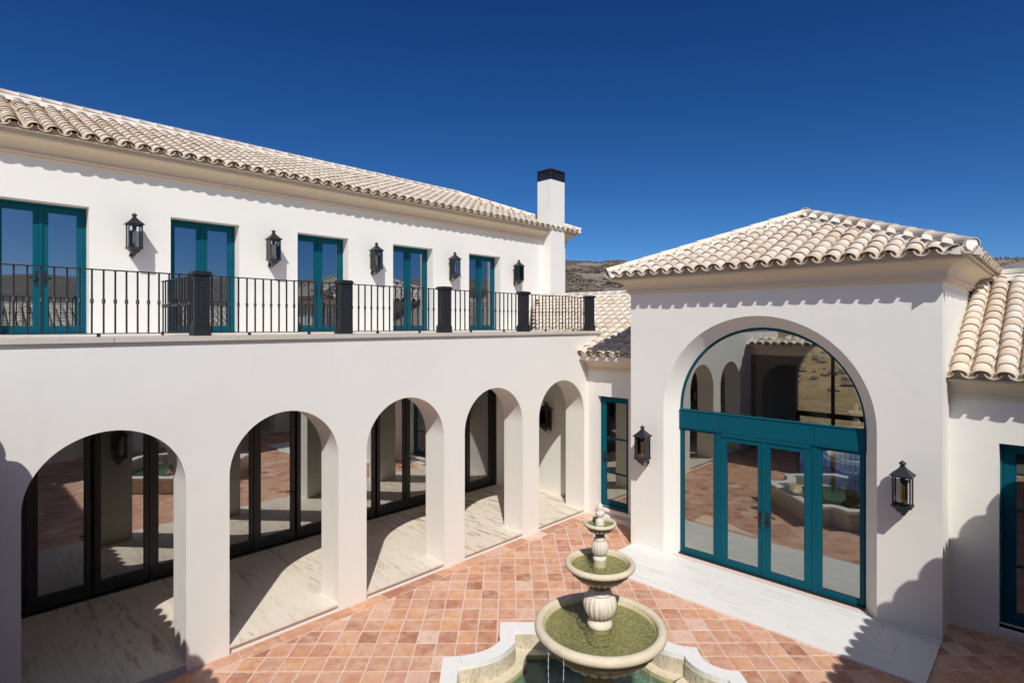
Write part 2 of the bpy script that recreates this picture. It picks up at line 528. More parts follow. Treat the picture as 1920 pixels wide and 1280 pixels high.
def pan_mesh(n=6, r0=0.105, r1=0.12, L=0.385, thick=0.014):
    vs, fs = [], []
    for (r, y, zt) in ((r0, -0.04, 0.012), (r0 - thick, -0.04, 0.012), (r1, L, 0.0), (r1 - thick, L, 0.0)):
        for i in range(n + 1):
            t = PI + R(12) + (PI - R(24)) * i / n
            vs.append((r * math.cos(t), y, 0.108 + zt + r * math.sin(t)))
    m = n + 1
    for i in range(n):
        fs.append((i, i + 1, 2 * m + i + 1, 2 * m + i)[::-1])
        fs.append((m + i, m + i + 1, i + 1, i))
        fs.append((m + i + 1, m + i, 3 * m + i, 3 * m + i + 1)[::-1])
    return vs, fs
def to_mesh(name, vs, fs, mat, smooth=True, edge=None):
    me = bpy.data.meshes.new(name)
    me.from_pydata([tuple(v) for v in vs], [], fs)
    me.materials.append(mat)
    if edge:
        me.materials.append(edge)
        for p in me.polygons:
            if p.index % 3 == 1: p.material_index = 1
    if smooth:
        for p in me.polygons: p.use_smooth = True
    me.update()
    return me
COVERS = [cover_mesh(seed=s) for s in range(5)]
PAN = pan_mesh()
COVER_ME = []
for s, (vv, ff) in enumerate(COVERS):
    me = to_mesh('roof_tile', vv, ff, M_tile, edge=M_nose_shade)
    n = 8
    for p in me.polygons:
        if p.index % 3 == 1: p.use_smooth = False
    COVER_ME.append(me)
PAN_ME = to_mesh('pan_tile', PAN[0], PAN[1], M_tile)
class Tiler:
    """collects the tiles of one building; the nearest 300 become objects, the rest one mesh"""
    def __init__(s, roof, base):
        s.roof, s.base, s.items, s.pans = roof, Vector(base), [], []
    def plane(s, O, e, n, length, run, keep=None, slope=SLOPE, visible=True):
        O, e, n = Vector(O), Vector(e), Vector(n)
        Z = Vector((0, 0, 1))
        u = n * math.cos(slope) + Z * math.sin(slope)
        w = -n * math.sin(slope) + Z * math.cos(slope)
        x = u.cross(w)
        rows = int(run / math.cos(slope) / EXPO) + 1
        cols = int(round(length / PITCH))
        rd = random.Random(int(abs(O.x * 31 + O.y * 17) * 100))
        for i in range(cols + 1):
            colw = rd.uniform(-.008, .008)
            for j in range(rows):
                t = j * EXPO + rd.uniform(-.008, .008)
                for kind in (0, 1):
                    if kind == 0 and i == cols: continue
                    sx = (i + (0.5 if kind == 0 else 0)) * PITCH + colw + rd.uniform(-.004, .004)
                    horiz = t * math.cos(slope)
                    if horiz > run - 0.04: continue
                    if keep and not keep(sx, horiz): continue
                    p = O + e * sx + u * t + w * (0.0 if kind else 0.012 + rd.uniform(-.002, .002))
                    a = rd.gauss(0, 0.014); tl = rd.gauss(0, 0.006)
                    rot = Matrix((x, u, w)).transposed() @ (Matrix.Rotation(a, 3, 'Z') @ Matrix.Rotation(tl, 3, 'X'))
                    (s.pans if kind else s.items).append((p, rot, rd.randrange(5), visible))
    def build(s, limit=300):
        cp = Vector(cam.location)
        fwd = Vector((ca, sa, 0))
        s.items.sort(key=lambda q: ((q[0] - cp).length if (q[0] - cp).normalized().dot(fwd) > 0.6 and q[3] else 500 + (q[0] - cp).length))
        for p, rot, k, _ in s.items[:limit]:
            o = bpy.data.objects.new('roof_tile', COVER_ME[k])
            o.matrix_world = Matrix.Translation(p - s.base) @ rot.to_4x4()
            link(o, s.roof)
        def bake(name, lst, get):
            if not lst: return
            vs, fs = [], []
            for p, rot, k, _ in lst:
                tv, tf = get(k)
                b0 = len(vs)
                for v in tv: vs.append((rot @ Vector(v)) + p - s.base)
                fs.extend([tuple(b0 + i for i in f) for f in tf])
            o = bpy.data.objects.new(name, to_mesh(name, vs, fs, M_tile, edge=(M_nose_shade if name == 'roof_tiles' else None)))
            o['kind'] = 'stuff'
            link(o, s.roof)
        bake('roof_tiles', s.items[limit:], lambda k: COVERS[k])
        bake('channel_tiles', s.pans, lambda k: PAN)
def ridge_caps(roof, base, A, B, r=0.125, name='ridge_tile', step=0.36, bed=0.10, mort=True):
    """big half-round tiles along a hip or ridge from A (low or start) to B, on a mortar bed"""
    A, B, base = Vector(A), Vector(B), Vector(base)
    d = (B - A); L = d.length; u = d.normalized()
    x = u.cross(Vector((0, 0, 1))).normalized(); w = x.cross(u)
    rd = random.Random(int(L * 100))
    n = max(1, int(L / step))
    st = L / n
    vv, ff = cover_mesh(10, r, r * 0.955, st + 0.05, 0.012)
    me = to_mesh(name, vv, ff, M_tile)
    for i in range(n):
        o = bpy.data.objects.new(name, me)
        rot = Matrix((x, u, w)).transposed() @ Matrix.Rotation(rd.gauss(0, .012), 3, 'Z')
        o.matrix_world = Matrix.Translation(A + u * (i * st) + w * rd.uniform(-.004, .004) - base) @ rot.to_4x4()
        link(o, roof)
    if mort:
        bm = bmesh.new()
        m = int(L / 0.12)
        la, lb, lc, ld = [], [], [], []
        for i in range(m + 1):
            p = A + u * (L * i / m)
            j1, j2 = rd.uniform(-.018, .018), rd.uniform(-.018, .018)
            la.append(p + x * (r * 1.75 + j1) - w * bed); lb.append(p + x * (r * 0.9) + w * 0.035)
            lc.append(p - x * (r * 0.9) + w * 0.035); ld.append(p - x * (r * 1.75 + j2) - w * bed)
        strip(bm, la, lb, False); strip(bm, lc, ld, False); strip(bm, lb, lc, False); strip(bm, ld, la, False)
        fill(bm, [[la[0], lb[0], lc[0], ld[0]]])
        obj('ridge_mortar', bm, M_mortar, roof, base)

# joinery --------------------------------------------------------------------
def glazed_leaf(parent, base, F, a0, a1, z0, z1, w, mat, glass, st=0.09, top=0.09, bot=0.13, t=0.05, muntins=(), name='door_leaf'):
    bm = bmesh.new()
    box(bm, F, a0, a0 + st, z0, z1, w - t, w)
    box(bm, F, a1 - st, a1, z0, z1, w - t, w)
    box(bm, F, a0 + st, a1 - st, z1 - top, z1, w - t, w - 0.003)
    box(bm, F, a0 + st, a1 - st, z0, z0 + bot, w - t, w - 0.003)
    for zm in muntins:
        box(bm, F, a0 + st, a1 - st, zm - 0.02, zm + 0.02, w - t + .004, w - 0.006)
    # glazing bead
    for (p, q, r_, s_) in ((a0 + st, a0 + st + .012, z0 + bot, z1 - top), (a1 - st - .012, a1 - st, z0 + bot, z1 - top)):
        box(bm, F, p, q, r_, s_, w - t + .01, w - 0.012)
    leaf = obj(name, bm, mat, parent, base)
    zs = [z0 + bot] + [m_ for m_ in muntins] + [z1 - top]
    for k in range(len(zs) - 1):
        bm = bmesh.new()
        lo = zs[k] + (0.02 if k > 0 else 0) - .004; hi = zs[k + 1] - (0.02 if k < len(zs) - 2 else 0) + .004
        box(bm, F, a0 + st - .004, a1 - st + .004, lo, hi, w - t * .5 - .003, w - t * .5 + .003)
        obj('glass_pane', bm, glass, leaf, base)
    return leaf
def handle(parent, base, F, a, z, w, side=1, mat=None):
    bm = bmesh.new()
    box(bm, F, a - .026, a + .026, z - .14, z + .14, w, w + .010)
    pts = [F(a, z + .02, w), F(a, z + .02, w + .045), F(a + side * .03, z + .02, w + .055), F(a + side * .10, z + .012, w + .052)]
    tube(bm, pts, .013, 6)
    tube(bm, [F(a, z - .05, w), F(a, z - .05, w + .02)], .012, 8)
    obj('door_handle', bm, mat or M_iron, parent, base)
def hinge(bm, F, a, z, w):
    box(bm, F, a - .012, a + .012, z - .05, z + .05, w - .005, w + .012)

# ==================================================================== TERRAIN
def smooth(x): x = max(0, min(1, x)); return x * x * (3 - 2 * x)
def ridge_angle(az):
    """elevation of the skyline in degrees at azimuth az (degrees from +X)"""
    keys = [(-180, 3.6), (-140, 3.0), (-110, 3.4), (-60, 4.6), (-20, 5.6), (0, 5.0), (5, 5.2), (14, 5.6), (25, 6.0), (31.5, 6.15), (33.3, 6.42), (34.6, 6.5),
            (35.4, 6.33), (36.6, 6.40), (38.0, 6.52), (39.5, 6.46), (44, 6.2), (60, 5.4), (90, 4.6), (140, 4.0), (180, 3.6)]
    for (a, p), (b_, q) in zip(keys, keys[1:]):
        if a <= az <= b_:
            return p + (q - p) * smooth((az - a) / (b_ - a))
    return 4
from mathutils import noise as mnoise
def terrain_z(x, y):
    d = math.hypot(x, y); az = math.degrees(math.atan2(y, x))
    top = 620.0
    if d < 30: return -0.25
    hr = 4.7 + top * math.tan(R(ridge_angle(az)))
    t = (d - 60) / (top - 60)
    if t <= 0:
        base = -0.25 - 1.2 * smooth((d - 30) / 30)
    elif t <= 1:
        base = -1.45 + (hr + 1.45) * (0.35 * t + 0.65 * t ** 1.6)
    else:
        base = hr - (d - top) * 0.12
    amp = min(1, max(0, (d - 60) / 200))
    nz = mnoise.fractal(Vector((x * .010, y * .010, 3.3)), 1.0, 2.0, 5)
    n2 = mnoise.fractal(Vector((x * .05, y * .05, 8.3)), 1.0, 2.0, 3)
    fade = 1 - 0.93 * smooth((d - 480) / 140) if d < 640 else 0.07
    return base + amp * (nz * 13 * fade + n2 * 1.3)
verts, faces = [], []
azs = [-180 + i * 2.0 for i in range(180)]
fine = [i * 0.25 for i in range(-8, 185)]
azs = sorted(set([a for a in azs if a < -2 or a > 46] + fine))
rads = [0, 12, 22, 30, 40, 50, 60, 75, 90, 110] + [130 + 17 * i for i in range(30)] + [660, 720, 800, 950]
for r_ in rads:
    for a in azs:
        x, y = r_ * math.cos(R(a)), r_ * math.sin(R(a))
        verts.append((x, y, terrain_z(x, y)))
na = len(azs)
for i in range(len(rads) - 1):
    for j in range(na):
        k = (j + 1) % na
        faces.append((i * na + j, (i + 1) * na + j, (i + 1) * na + k, i * na + k))
me = to_mesh('terrain', verts, faces, M_hill)
o = bpy.data.objects.new('terrain', me); o['kind'] = 'structure'
link(o)
# scrub: many small bushes, nobody could count them
vs, fs = [], []
rd = random.Random(3)
def blob(p, s):
    b0 = len(vs)
    for (x, y, z) in ((1, 0, .3), (.3, .95, .35), (-.8, .6, .3), (-.8, -.6, .4), (.3, -.95, .3), (0, 0, 1.15), (0, 0, -.4)):
        k = s * rd.uniform(.75, 1.25)
        vs.append((p[0] + x * k, p[1] + y * k, p[2] + z * k * .8))
    for i in range(5):
        fs.append((b0 + i, b0 + (i + 1) % 5, b0 + 5)); fs.append((b0 + (i + 1) % 5, b0 + i, b0 + 6))
for _ in range(34000):
    q = rd.random()
    if q < .70: az, d = rd.uniform(31, 41), rd.uniform(170, 640)
    elif q < .86: az, d = rd.uniform(-1, 9), rd.uniform(170, 640)
    elif q < .90: az, d = rd.uniform(5, 40), rd.uniform(35, 170)
    else: az, d = rd.uniform(-180, 180), rd.uniform(60, 640)
    x, y = d * math.cos(R(az)), d * math.sin(R(az))
    if mnoise.noise(Vector((x * .03, y * .03, 0))) < -0.25: continue
    blob((x, y, terrain_z(x, y)), rd.uniform(.3, 1.3) ** 1.5 * .8 * (1 if d > 150 else .7))
me = to_mesh('scrub', vs, fs, M_scrub, False)
o = bpy.data.objects.new('scrub', me); o['kind'] = 'stuff'; o['label'] = 'dark green scrub dotted over the dry hillside'; o['category'] = 'scrub'
link(o)

# ==================================================================== COURTYARD
YL, XR = 8.47, 10.41          # faces of the arcade and of the pavilion
def clip_half(poly, f):
    out = []
    for i in range(len(poly)):
        p, q = poly[i], poly[(i + 1) % len(poly)]
        a, b_ = f(p), f(q)
        if a >= 0: out.append(p)
        if (a > 0 > b_) or (a < 0 < b_):
            t = a / (a - b_)
            out.append((p[0] + (q[0] - p[0]) * t, p[1] + (q[1] - p[1]) * t))
    return out
def area(poly):
    return abs(sum(p[0] * q[1] - q[0] * p[1] for p, q in zip(poly, poly[1:] + poly[:1]))) / 2
def slab_piece(bm, poly, z0, z1, bev, mi=0, dz=(0, 0)):
    cx = sum(p[0] for p in poly) / len(poly); cy = sum(p[1] for p in poly) / len(poly)
    def zt(p): return z1 + dz[0] * (p[0] - cx) + dz[1] * (p[1] - cy)
    lo = [bm.verts.new((p[0], p[1], z0)) for p in poly]
    mid = [bm.verts.new((p[0], p[1], zt(p) - bev)) for p in poly]
    ins = []
    for p in poly:
        v = Vector((cx - p[0], cy - p[1])); l = v.length or 1
        v = v / l * min(bev * 1.6, l * .5)
        ins.append(bm.verts.new((p[0] + v.x, p[1] + v.y, zt(p))))
    n = len(poly)
    for i in range(n):
        j = (i + 1) % n
        bm.faces.new((lo[i], lo[j], mid[j], mid[i])); bm.faces.new((mid[i], mid[j], ins[j], ins[i]))
    bm.faces.new(ins)
bm = bmesh.new(); wbox(bm, -6, 11.6, -6, 8.6, -0.4, -0.0035)
yard = obj('courtyard_floor', bm, M_grout); yard['kind'] = 'structure'
TA = R(44.55); tc, ts = math.cos(TA), math.sin(TA)
TW, TD, JT = 0.297, 0.334, 0.0088
pieces = []
rd = random.Random(11)
for i in range(-34, 42):
    for j in range(-20, 55):
        r0, d0 = -0.763 - 0.02 + i * TW, 8.28 - 20 * TD + j * TD
        cr, cd = r0 + TW / 2, d0 + TD / 2
        cx, cy = tc * cd + ts * cr, ts * cd - tc * cr
        if not (-0.6 < cx < 11.3 and -1.4 < cy < 8.6): continue
        if cx > XR + .1 and 1.35 < cy < 6.5: continue
        if 9.1 < cx and 1.45 < cy < 6.35 and cx < 10.6: continue
        q = []
        for (a, b_) in ((JT, JT), (TW - JT, JT), (TW - JT, TD - JT), (JT, TD - JT)):
            rr, dd = r0 + a + rd.uniform(-.004, .004), d0 + b_ + rd.uniform(-.004, .004)
            q.append((tc * dd + ts * rr, ts * dd - tc * rr))
        q = clip_half(q, lambda p: 8.205 - p[1])
        if len(q) < 3 or area(q) < 0.004: continue
        dist = math.hypot(cx, cy)
        vis = 1 if (cd > 0 and abs(cr / cd) < 0.93 and dist > 5) else 0
        hid = math.hypot(cr - .98, cd - 6.2) < 1.2
        pieces.append((0 if (vis and not hid) else 1, dist, q))
pieces.sort(key=lambda p: (p[0], p[1]))
def tile_z(): return rd.uniform(-.0016, .0016), (rd.uniform(-.006, .006), rd.uniform(-.006, .006))
for k, (_, _, q) in enumerate(pieces[:300]):
    bm = bmesh.new(); z, dz = tile_z()
    slab_piece(bm, q, -0.02, z, 0.0025, dz=dz)
    cx = sum(p[0] for p in q) / len(q); cy = sum(p[1] for p in q) / len(q)
    o = obj('paving_tile', bm, M_terra, yard, (cx, cy, 0)); o.location = (cx, cy, 0)
bm = bmesh.new()
for (_, _, q) in pieces[300:]:
    z, dz = tile_z(); slab_piece(bm, q, -0.02, z, 0.0025, dz=dz)
o = obj('paving_tiles', bm, M_terra, yard); o['kind'] = 'stuff'
# border course along the arcade and a few across the passage
x = -0.6
while x < 11.3:
    L = 0.60
    bm = bmesh.new()
    slab_piece(bm, [(x + .005, 8.222), (x + L - .005, 8.222), (x + L - .005, 8.462), (x + .005, 8.462)], -0.02, 0.004 + rd.uniform(-.001, .001), 0.004)
    obj('border_tile', bm, M_terra, yard)
    x += L
# white travertine landing before the portal: real slabs
landing = obj('portal_landing', (lambda b: (wbox(b, 8.945, 10.43, 1.245, 6.52, -0.02, 0.018), b)[1])(bmesh.new()), M_grout)
landing['kind'] = 'structure'
xs = [8.93, 9.43, 9.93, 10.44]
for i in range(3):
    y = 1.235 - (0.0, 0.45, 0.2)[i]
    while y < 6.53:
        q = [(xs[i] + .0015, y + .0015), (xs[i + 1] - .0015, y + .0015), (xs[i + 1] - .0015, y + .90 - .0015), (xs[i] + .0015, y + .90 - .0015)]
        q = clip_half(q, lambda p: p[1] - 1.235); q = clip_half(q, lambda p: 6.53 - p[1]) if len(q) > 2 else q
        if len(q) > 2 and area(q) > .01:
            bm = bmesh.new(); slab_piece(bm, q, 0.0, 0.030, 0.002)
            obj('stone_slab', bm, M_travw, landing)
        y += .90

# ==================================================================== MAIN HOUSE
HB = (6.0, 10.5, 0)
house = thing('main_house', 'long white two-storey house with ground floor arcade and balcony under a tiled roof', 'house', HB)
ARC = [1.505 + 2.225 * k for k in range(5)]
ARC[0] = 1.505; ARC[1] = 3.750; ARC[2] = 5.963; ARC[3] = 8.176; ARC[4] = 10.405
bm = bmesh.new()
F = FY(YL)
holes = [arch(c, 0.845, 2.535, -0.30, 44) for c in ARC]
wall_plate(bm, F, [(-3, -.35), (12.1, -.35), (12.1, 4.45), (-3, 4.45)], holes, 0.58)
obj('arcade_wall', bm, M_wall, house, HB)
# arcade floor of travertine slabs, its nosing proud of the riser
bm = bmesh.new(); wbox(bm, -3, 11.74, 8.53, 11.70, -.3, 0.085)
afl = obj('arcade_floor', bm, M_wall, house, HB)
x = -1.6; i = 0
while x < 11.72:
    y = 8.475 - (0.0, 0.55)[i % 2]
    while y < 11.62:
        y0, y1 = max(y, 8.475), min(y + 1.1, 11.62)
        if y1 - y0 > .05:
            x1 = min(x + .55, 11.72)
            bm = bmesh.new()
            slab_piece(bm, [(x + .0008, y0 + .0008), (x1 - .0008, y0 + .0008), (x1 - .0008, y1 - .0008), (x + .0008, y1 - .0008)], 0.088, 0.120, 0.0012)
            obj('stone_slab', bm, M_trav, afl, HB)
        y += 1.1
    x += .55; i += 1
# arcade end wall, ceiling, back wall beside the glazing
bm = bmesh.new()
wbox(bm, 11.72, 12.1, 9.05, 12.2, -.3, 4.40)
wbox(bm, 11.22, 11.72, 11.55, 11.95, -.3, 4.20)
wbox(bm, -3, 11.30, 11.55, 11.95, 3.52, 4.20)
wbox(bm, -3.3, -3.0, 8.47, 17, -.3, 4.40)
obj('arcade_inner_wall', bm, M_wall, house, HB)
bm = bmesh.new(); wbox(bm, -3, 11.72, 9.05, 11.55, 3.85, 4.0)
obj('arcade_ceiling', bm, M_wall, house, HB)
# ground-floor room behind the glazing
bm = bmesh.new()
wbox(bm, -3, 12.1, 16.4, 16.6, -.3, 4.4); wbox(bm, 11.75, 12.0, 12.2, 16.4, -.3, 4.4)
wbox(bm, -3, 11.75, 11.95, 16.4, 3.4, 3.55)
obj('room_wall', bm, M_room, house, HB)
bm = bmesh.new(); wbox(bm, -3, 11.72, 11.70, 16.4, -.3, 0.11)
obj('room_floor', bm, M_interior_floor, house, HB)
# black glazed screen
ST = [-2.33, -1.50, -.67, .16, .99, 1.81, 2.66, 3.55, 4.47, 5.31, 6.24, 7.27, 8.14, 9.10, 10.13, 11.055]
F = FY(11.58)
bm = bmesh.new()
box(bm, F, -2.42, 11.225, 3.42, 3.52, -.09, .0); box(bm, F, -2.42, 11.225, 0.12, 0.155, -.10, .012)
for k, s in enumerate(ST):
    if k % 2 == 0 or k == len(ST) - 1: box(bm, F, s - .028, s + .028, 0.155, 3.42, -.09, .0)
box(bm, F, 11.13, 11.225, .155, 3.42, -.09, .0)
scr = obj('glazed_screen', bm, M_blackframe, house, HB)
for k in range(len(ST) - 1):
    g = glazed_leaf(house, HB, F, ST[k] + .030, ST[k + 1] - .030, 0.17, 3.41, -.02, M_blackframe, M_glass_arc, .075, .09, .21, .055)
    if k in (4, 8, 11): handle(g, HB, F, ST[k + 1] - .06, 1.15, -.02, -1)

# balcony: floor, coping
bm = bmesh.new()
fl = [(-3, 8.60), (11.88, 8.60), (11.88, 10.9), (14.45, 13.25), (-3, 13.25)]
fill(bm, [[Vector((x, y, 4.535)) for x, y in fl]]); fill(bm, [[Vector((x, y, 4.40)) for x, y in fl]])
strip(bm, [Vector((x, y, 4.535)) for x, y in fl], [Vector((x, y, 4.40)) for x, y in fl])
obj('balcony_floor', bm, M_trav, house, HB)
x = -2.9; k = 0
while x < 11.9:
    x1 = min(x + 1.48, 11.93)
    bm = bmesh.new(); box(bm, FY(YL), x + .0015, x1 - .0015, 4.475, 4.548, -.36, .045)
    bmesh.ops.bevel(bm, geom=bm.edges[:], offset=.006, segments=2, affect='EDGES')
    obj('coping_stone', bm, M_cop, house, HB)
    bm = bmesh.new(); box(bm, FY(YL), x, x1, 4.45, 4.475, -.30, .018)
    obj('coping_bed', bm, M_mortar, house, HB)
    x += 1.48; k += 1
# parapet under the stepped edge of the passage roof
bm = bmesh.new()
for (p, q) in (((11.88, 8.50), (11.88, 10.9)), ((11.88, 10.9), (14.45, 13.16))):
    d = (Vector(q) - Vector(p)).normalized(); n_ = Vector((d.y, -d.x)) * .12
    A = [Vector((*p, 4.3)), Vector((*q, 4.3)), Vector((*q, 4.3 + (0 if q[1] < 12 else 1.2))), Vector((*p, 4.3))]
    fill(bm, [[Vector((*p, 3.9)), Vector((*q, 3.9)), Vector((*q, (4.42 if q[1] < 12 else 5.50))), Vector((*p, 4.42))]])
obj('parapet', bm, M_wall, house, HB)

# upper wall with door openings
DOORS = [(.64, 1.99), (3.348, 4.70), (6.039, 7.385), (8.74, 10.11), (11.515, 12.88)]
YU = 13.1
F = FY(YU)
bm = bmesh.new()
DZ0, DZ1 = 4.56, 6.925
wall_plate(bm, F, [(-3, 4.40), (16.25, 4.40), (16.25, 8.02), (-3, 8.02)], [rect(a, b_, 4.50, DZ1) for a, b_ in DOORS] + [rect(-1.9, -.7, 4.5, DZ1)], 0.345)
obj('upper_wall', bm, M_upper, house, HB)
bm = bmesh.new()
wbox(bm, 15.95, 16.25, 13.45, 18.7, 4.4, 8.0); wbox(bm, -3.3, -3, 13.1, 18.7, 4.4, 8.0); wbox(bm, -3, 16.25, 18.4, 18.7, 4.4, 8.0)
obj('side_wall', bm, M_upper, house, HB)
bm = bmesh.new()
wbox(bm, -3, 15.95, 17, 17.2, 4.4, 7.6); wbox(bm, -3, 15.95, 13.45, 18.4, 7.45, 7.6); wbox(bm, -3, 15.95, 13.45, 18.4, 4.40, 4.54)
for xp in (2.8, 5.4, 8.0, 10.7): wbox(bm, xp - .08, xp + .08, 13.45, 17, 4.54, 7.45)
obj('upper_room', bm, M_room, house, HB)
def balcony_door(a0, a1):
    bm = bmesh.new()
    w = -.27; a0 += .004; a1 -= .004
    box(bm, F, a0, a0 + .035, DZ0, DZ1, w - .08, w); box(bm, F, a1 - .035, a1, DZ0, DZ1 - .003, w - .08, w)
    box(bm, F, a0 + .035, a1 - .035, DZ1 - .045, DZ1 - .002, w - .09, w); box(bm, F, a0, a1, 4.502, 4.56, w - .08, w + .03)
    for zz in (4.85, 5.75, 6.1, 6.75): hinge(bm, F, a1 - .035, zz, w)
    for zz in (4.85, 5.75, 6.1, 6.75): hinge(bm, F, a0 + .035, zz, w)
    fr = obj('balcony_door', bm, M_teal, house, HB)
    m_ = (a0 + a1) / 2
    for (p, q) in ((a0 + .037, m_ - .004), (m_ + .004, a1 - .037)):
        bm = bmesh.new()
        z0, z1, st, tp, bt, t = DZ0 + .004, DZ1 - .05, .105, .10, .125, .055
        ww = w - .012
        box(bm, F, p, p + st, z0, z1, ww - t, ww); box(bm, F, q - st, q, z0, z1, ww - t, ww)
        box(bm, F, p + st, q - st, z1 - tp, z1, ww - t, ww - .003); box(bm, F, p + st, q - st, z0, z0 + bt, ww - t, ww - .003)
        obj('door_leaf', bm, M_teal, fr, HB)
        bm = bmesh.new(); box(bm, F, p + st - .004, q - st + .004, z0 + bt - .004, z1 - tp + .004, ww - t * .5 - .003, ww - t * .5 + .003)
        obj('glass_pane', bm, M_glass_up, fr, HB)
    bm = bmesh.new(); box(bm, F, m_ - .028, m_ + .028, DZ0 + .01, DZ1 - .055, w - .012, w + .008)
    obj('meeting_strip', bm, M_teal, fr, HB)
    handle(fr, HB, F, m_ - .055, 5.55, w - .012, -1); handle(fr, HB, F, m_ + .055, 5.55, w - .012, 1)
for d in DOORS: balcony_door(*d)
balcony_door(-1.9, -.70)
# main roof
XE0, XE1, YE, ZE = -3.4, 16.72, 12.72, 8.07
YR = YE + 3.2
bm = bmesh.new()
sweep(bm, [(-3, YU), (16.25, YU), (16.25, 18.7)], cornice_profile(7.68, .36, .30))
obj('cornice', bm, M_cornice, house, HB)
bm = bmesh.new()
rise = .42 * 3.2
P = lambda x, y, z: Vector((x, y, z))
za = ZE - .012
A0, A1, B1, B0 = P(XE0, YE - .005, za), P(XE1 - .02, YE - .005, za), P(XE1 - .02, YE + 6.38, za), P(XE0, YE + 6.38, za)
R0, R1 = P(XE0, YR, za + rise), P(XE1 - 3.2, YR, za + rise)
for q in ((A0, A1, R1, R0), (A1, B1, R1), (B1, B0, R0, R1), (A0, R0, B0), (A0, B0, B1, A1)):
    fill(bm, [list(q)])
roof = obj('roof', bm, M_mortar, house, HB)
bm = bmesh.new()
box(bm, FY(YE + .065), XE0, XE1 - .06, ZE - .005, ZE + .105, -.05, 0)
box(bm, FX(XE1 - .055, 1), YE + .06, YE + 6, ZE + .005, ZE + .10, -.03, 0)
obj('eave_mortar', bm, M_cornice, roof, HB)
T = Tiler(roof, HB)
LL = XE1 + 0.6
T.plane((-.6, YE, ZE), (1, 0, 0), (0, 1, 0), LL, 3.2, keep=lambda s, h: s < LL - h - .05)
T.plane((XE1, YE, ZE), (0, 1, 0), (-1, 0, 0), 6.4, 3.2, keep=lambda s, h: h < s - .05 < 6.4 - h, visible=False)
T.build()
ridge_caps(roof, HB, (XE1 - .03, YE + .03, ZE + .10), (XE1 - 3.2, YR, ZE + rise + .10), name='hip_tile')
ridge_caps(roof, HB, (-.6, YR, ZE + rise + .10), (XE1 - 3.2, YR, ZE + rise + .10), bed=.11, r=.14)
# chimney
bm = bmesh.new()
wbox(bm, 15.0, 15.76, 12.735, 13.36, 4.4, 9.82)
ch = obj('chimney', bm, M_upper, house, HB)
bm = bmesh.new()
c0 = (15.0, 15.76, 12.735, 13.36)
wbox(bm, c0[0] - .01, c0[1] + .01, c0[2] - .01, c0[3] + .01, 9.82, 9.86)
wbox(bm, c0[0] - .01, c0[1] + .01, c0[2] - .01, c0[3] + .01, 10.15, 10.19)
for (a, b_) in ((c0[0], c0[2]), (c0[1], c0[2]), (c0[0], c0[3]), (c0[1], c0[3])):
    wbox(bm, a - (.01 if a < 15.4 else .03), a + (.03 if a < 15.4 else .01), b_ - (.01 if b_ < 13 else .03), b_ + (.03 if b_ < 13 else .01), 9.86, 10.15)
wbox(bm, 15.3, 15.46, 12.9, 13.2, 9.86, 10.0)
obj('chimney_cap', bm, M_iron, ch, HB)
bm = bmesh.new()
wbox(bm, 15.03, 15.73, 12.75, 12.756, 9.86, 10.15); wbox(bm, 15.014, 15.02, 12.77, 13.33, 9.86, 10.15)
m, nt, b = newmat('smoked_mesh'); M_smoke = m
nt.nodes.remove(b)
tr = N(nt, 'ShaderNodeBsdfTransparent'); df = N(nt, 'ShaderNodeBsdfDiffuse'); df.inputs[0].default_value = (.02, .022, .03, 1)
mx = N(nt, 'ShaderNodeMixShader'); mx.inputs[0].default_value = .72
nt.links.new(tr.outputs[0], mx.inputs[1]); nt.links.new(df.outputs[0], mx.inputs[2]); nt.links.new(mx.outputs[0], nt.nodes['Material Output'].inputs[0])
obj('cap_mesh', bm, M_smoke, ch, HB)

# ==================================================================== BALCONY RAILING
RB = (6, 8.62, 4.548)
rail = thing('balcony_railing', 'black iron railing with five square panelled posts along the balcony edge', 'railing', RB)
POSTS = [-1.9 + .3, 2.57, 4.77, 6.93, 9.20, 11.68]
RZ0 = 4.548
def post(xc, yc=8.62):
    bm = bmesh.new()
    def sq(h, z0, z1, bev=0):
        wbox(bm, xc - h, xc + h, yc - h, yc + h, z0, z1)
    sq(.112, RZ0, RZ0 + .125); sq(.104, RZ0 + .125, RZ0 + .145); sq(.096, RZ0 + .145, RZ0 + .165)
    sq(.086, RZ0 + .165, 5.375)
    sq(.098, 5.375, 5.395); sq(.122, 5.395, 5.43); sq(.108, 5.43, 5.448)
    # raised frames round a sunk panel on each face
    for (F2, c_) in ((FY(yc - .086), xc), (FX(xc - .086), yc), (FY(yc + .086, 1), xc), (FX(xc + .086, 1), yc)):
        for (a0, a1, z0, z1) in ((-.086, -.05, RZ0 + .165, 5.375), (.05, .086, RZ0 + .165, 5.375), (-.05, .05, RZ0 + .165, RZ0 + .21), (-.05, .05, 5.33, 5.375)):
            box(bm, F2, c_ + a0, c_ + a1, z0, z1, -.001, .010)
        box(bm, F2, c_ - .03, c_ + .03, RZ0 + .24, 5.30, -.001, .006)
    bmesh.ops.bevel(bm, geom=bm.edges[:], offset=.0025, segments=1, affect='EDGES')
    obj('railing_post', bm, M_iron, rail, RB)
for p in POSTS: post(p)
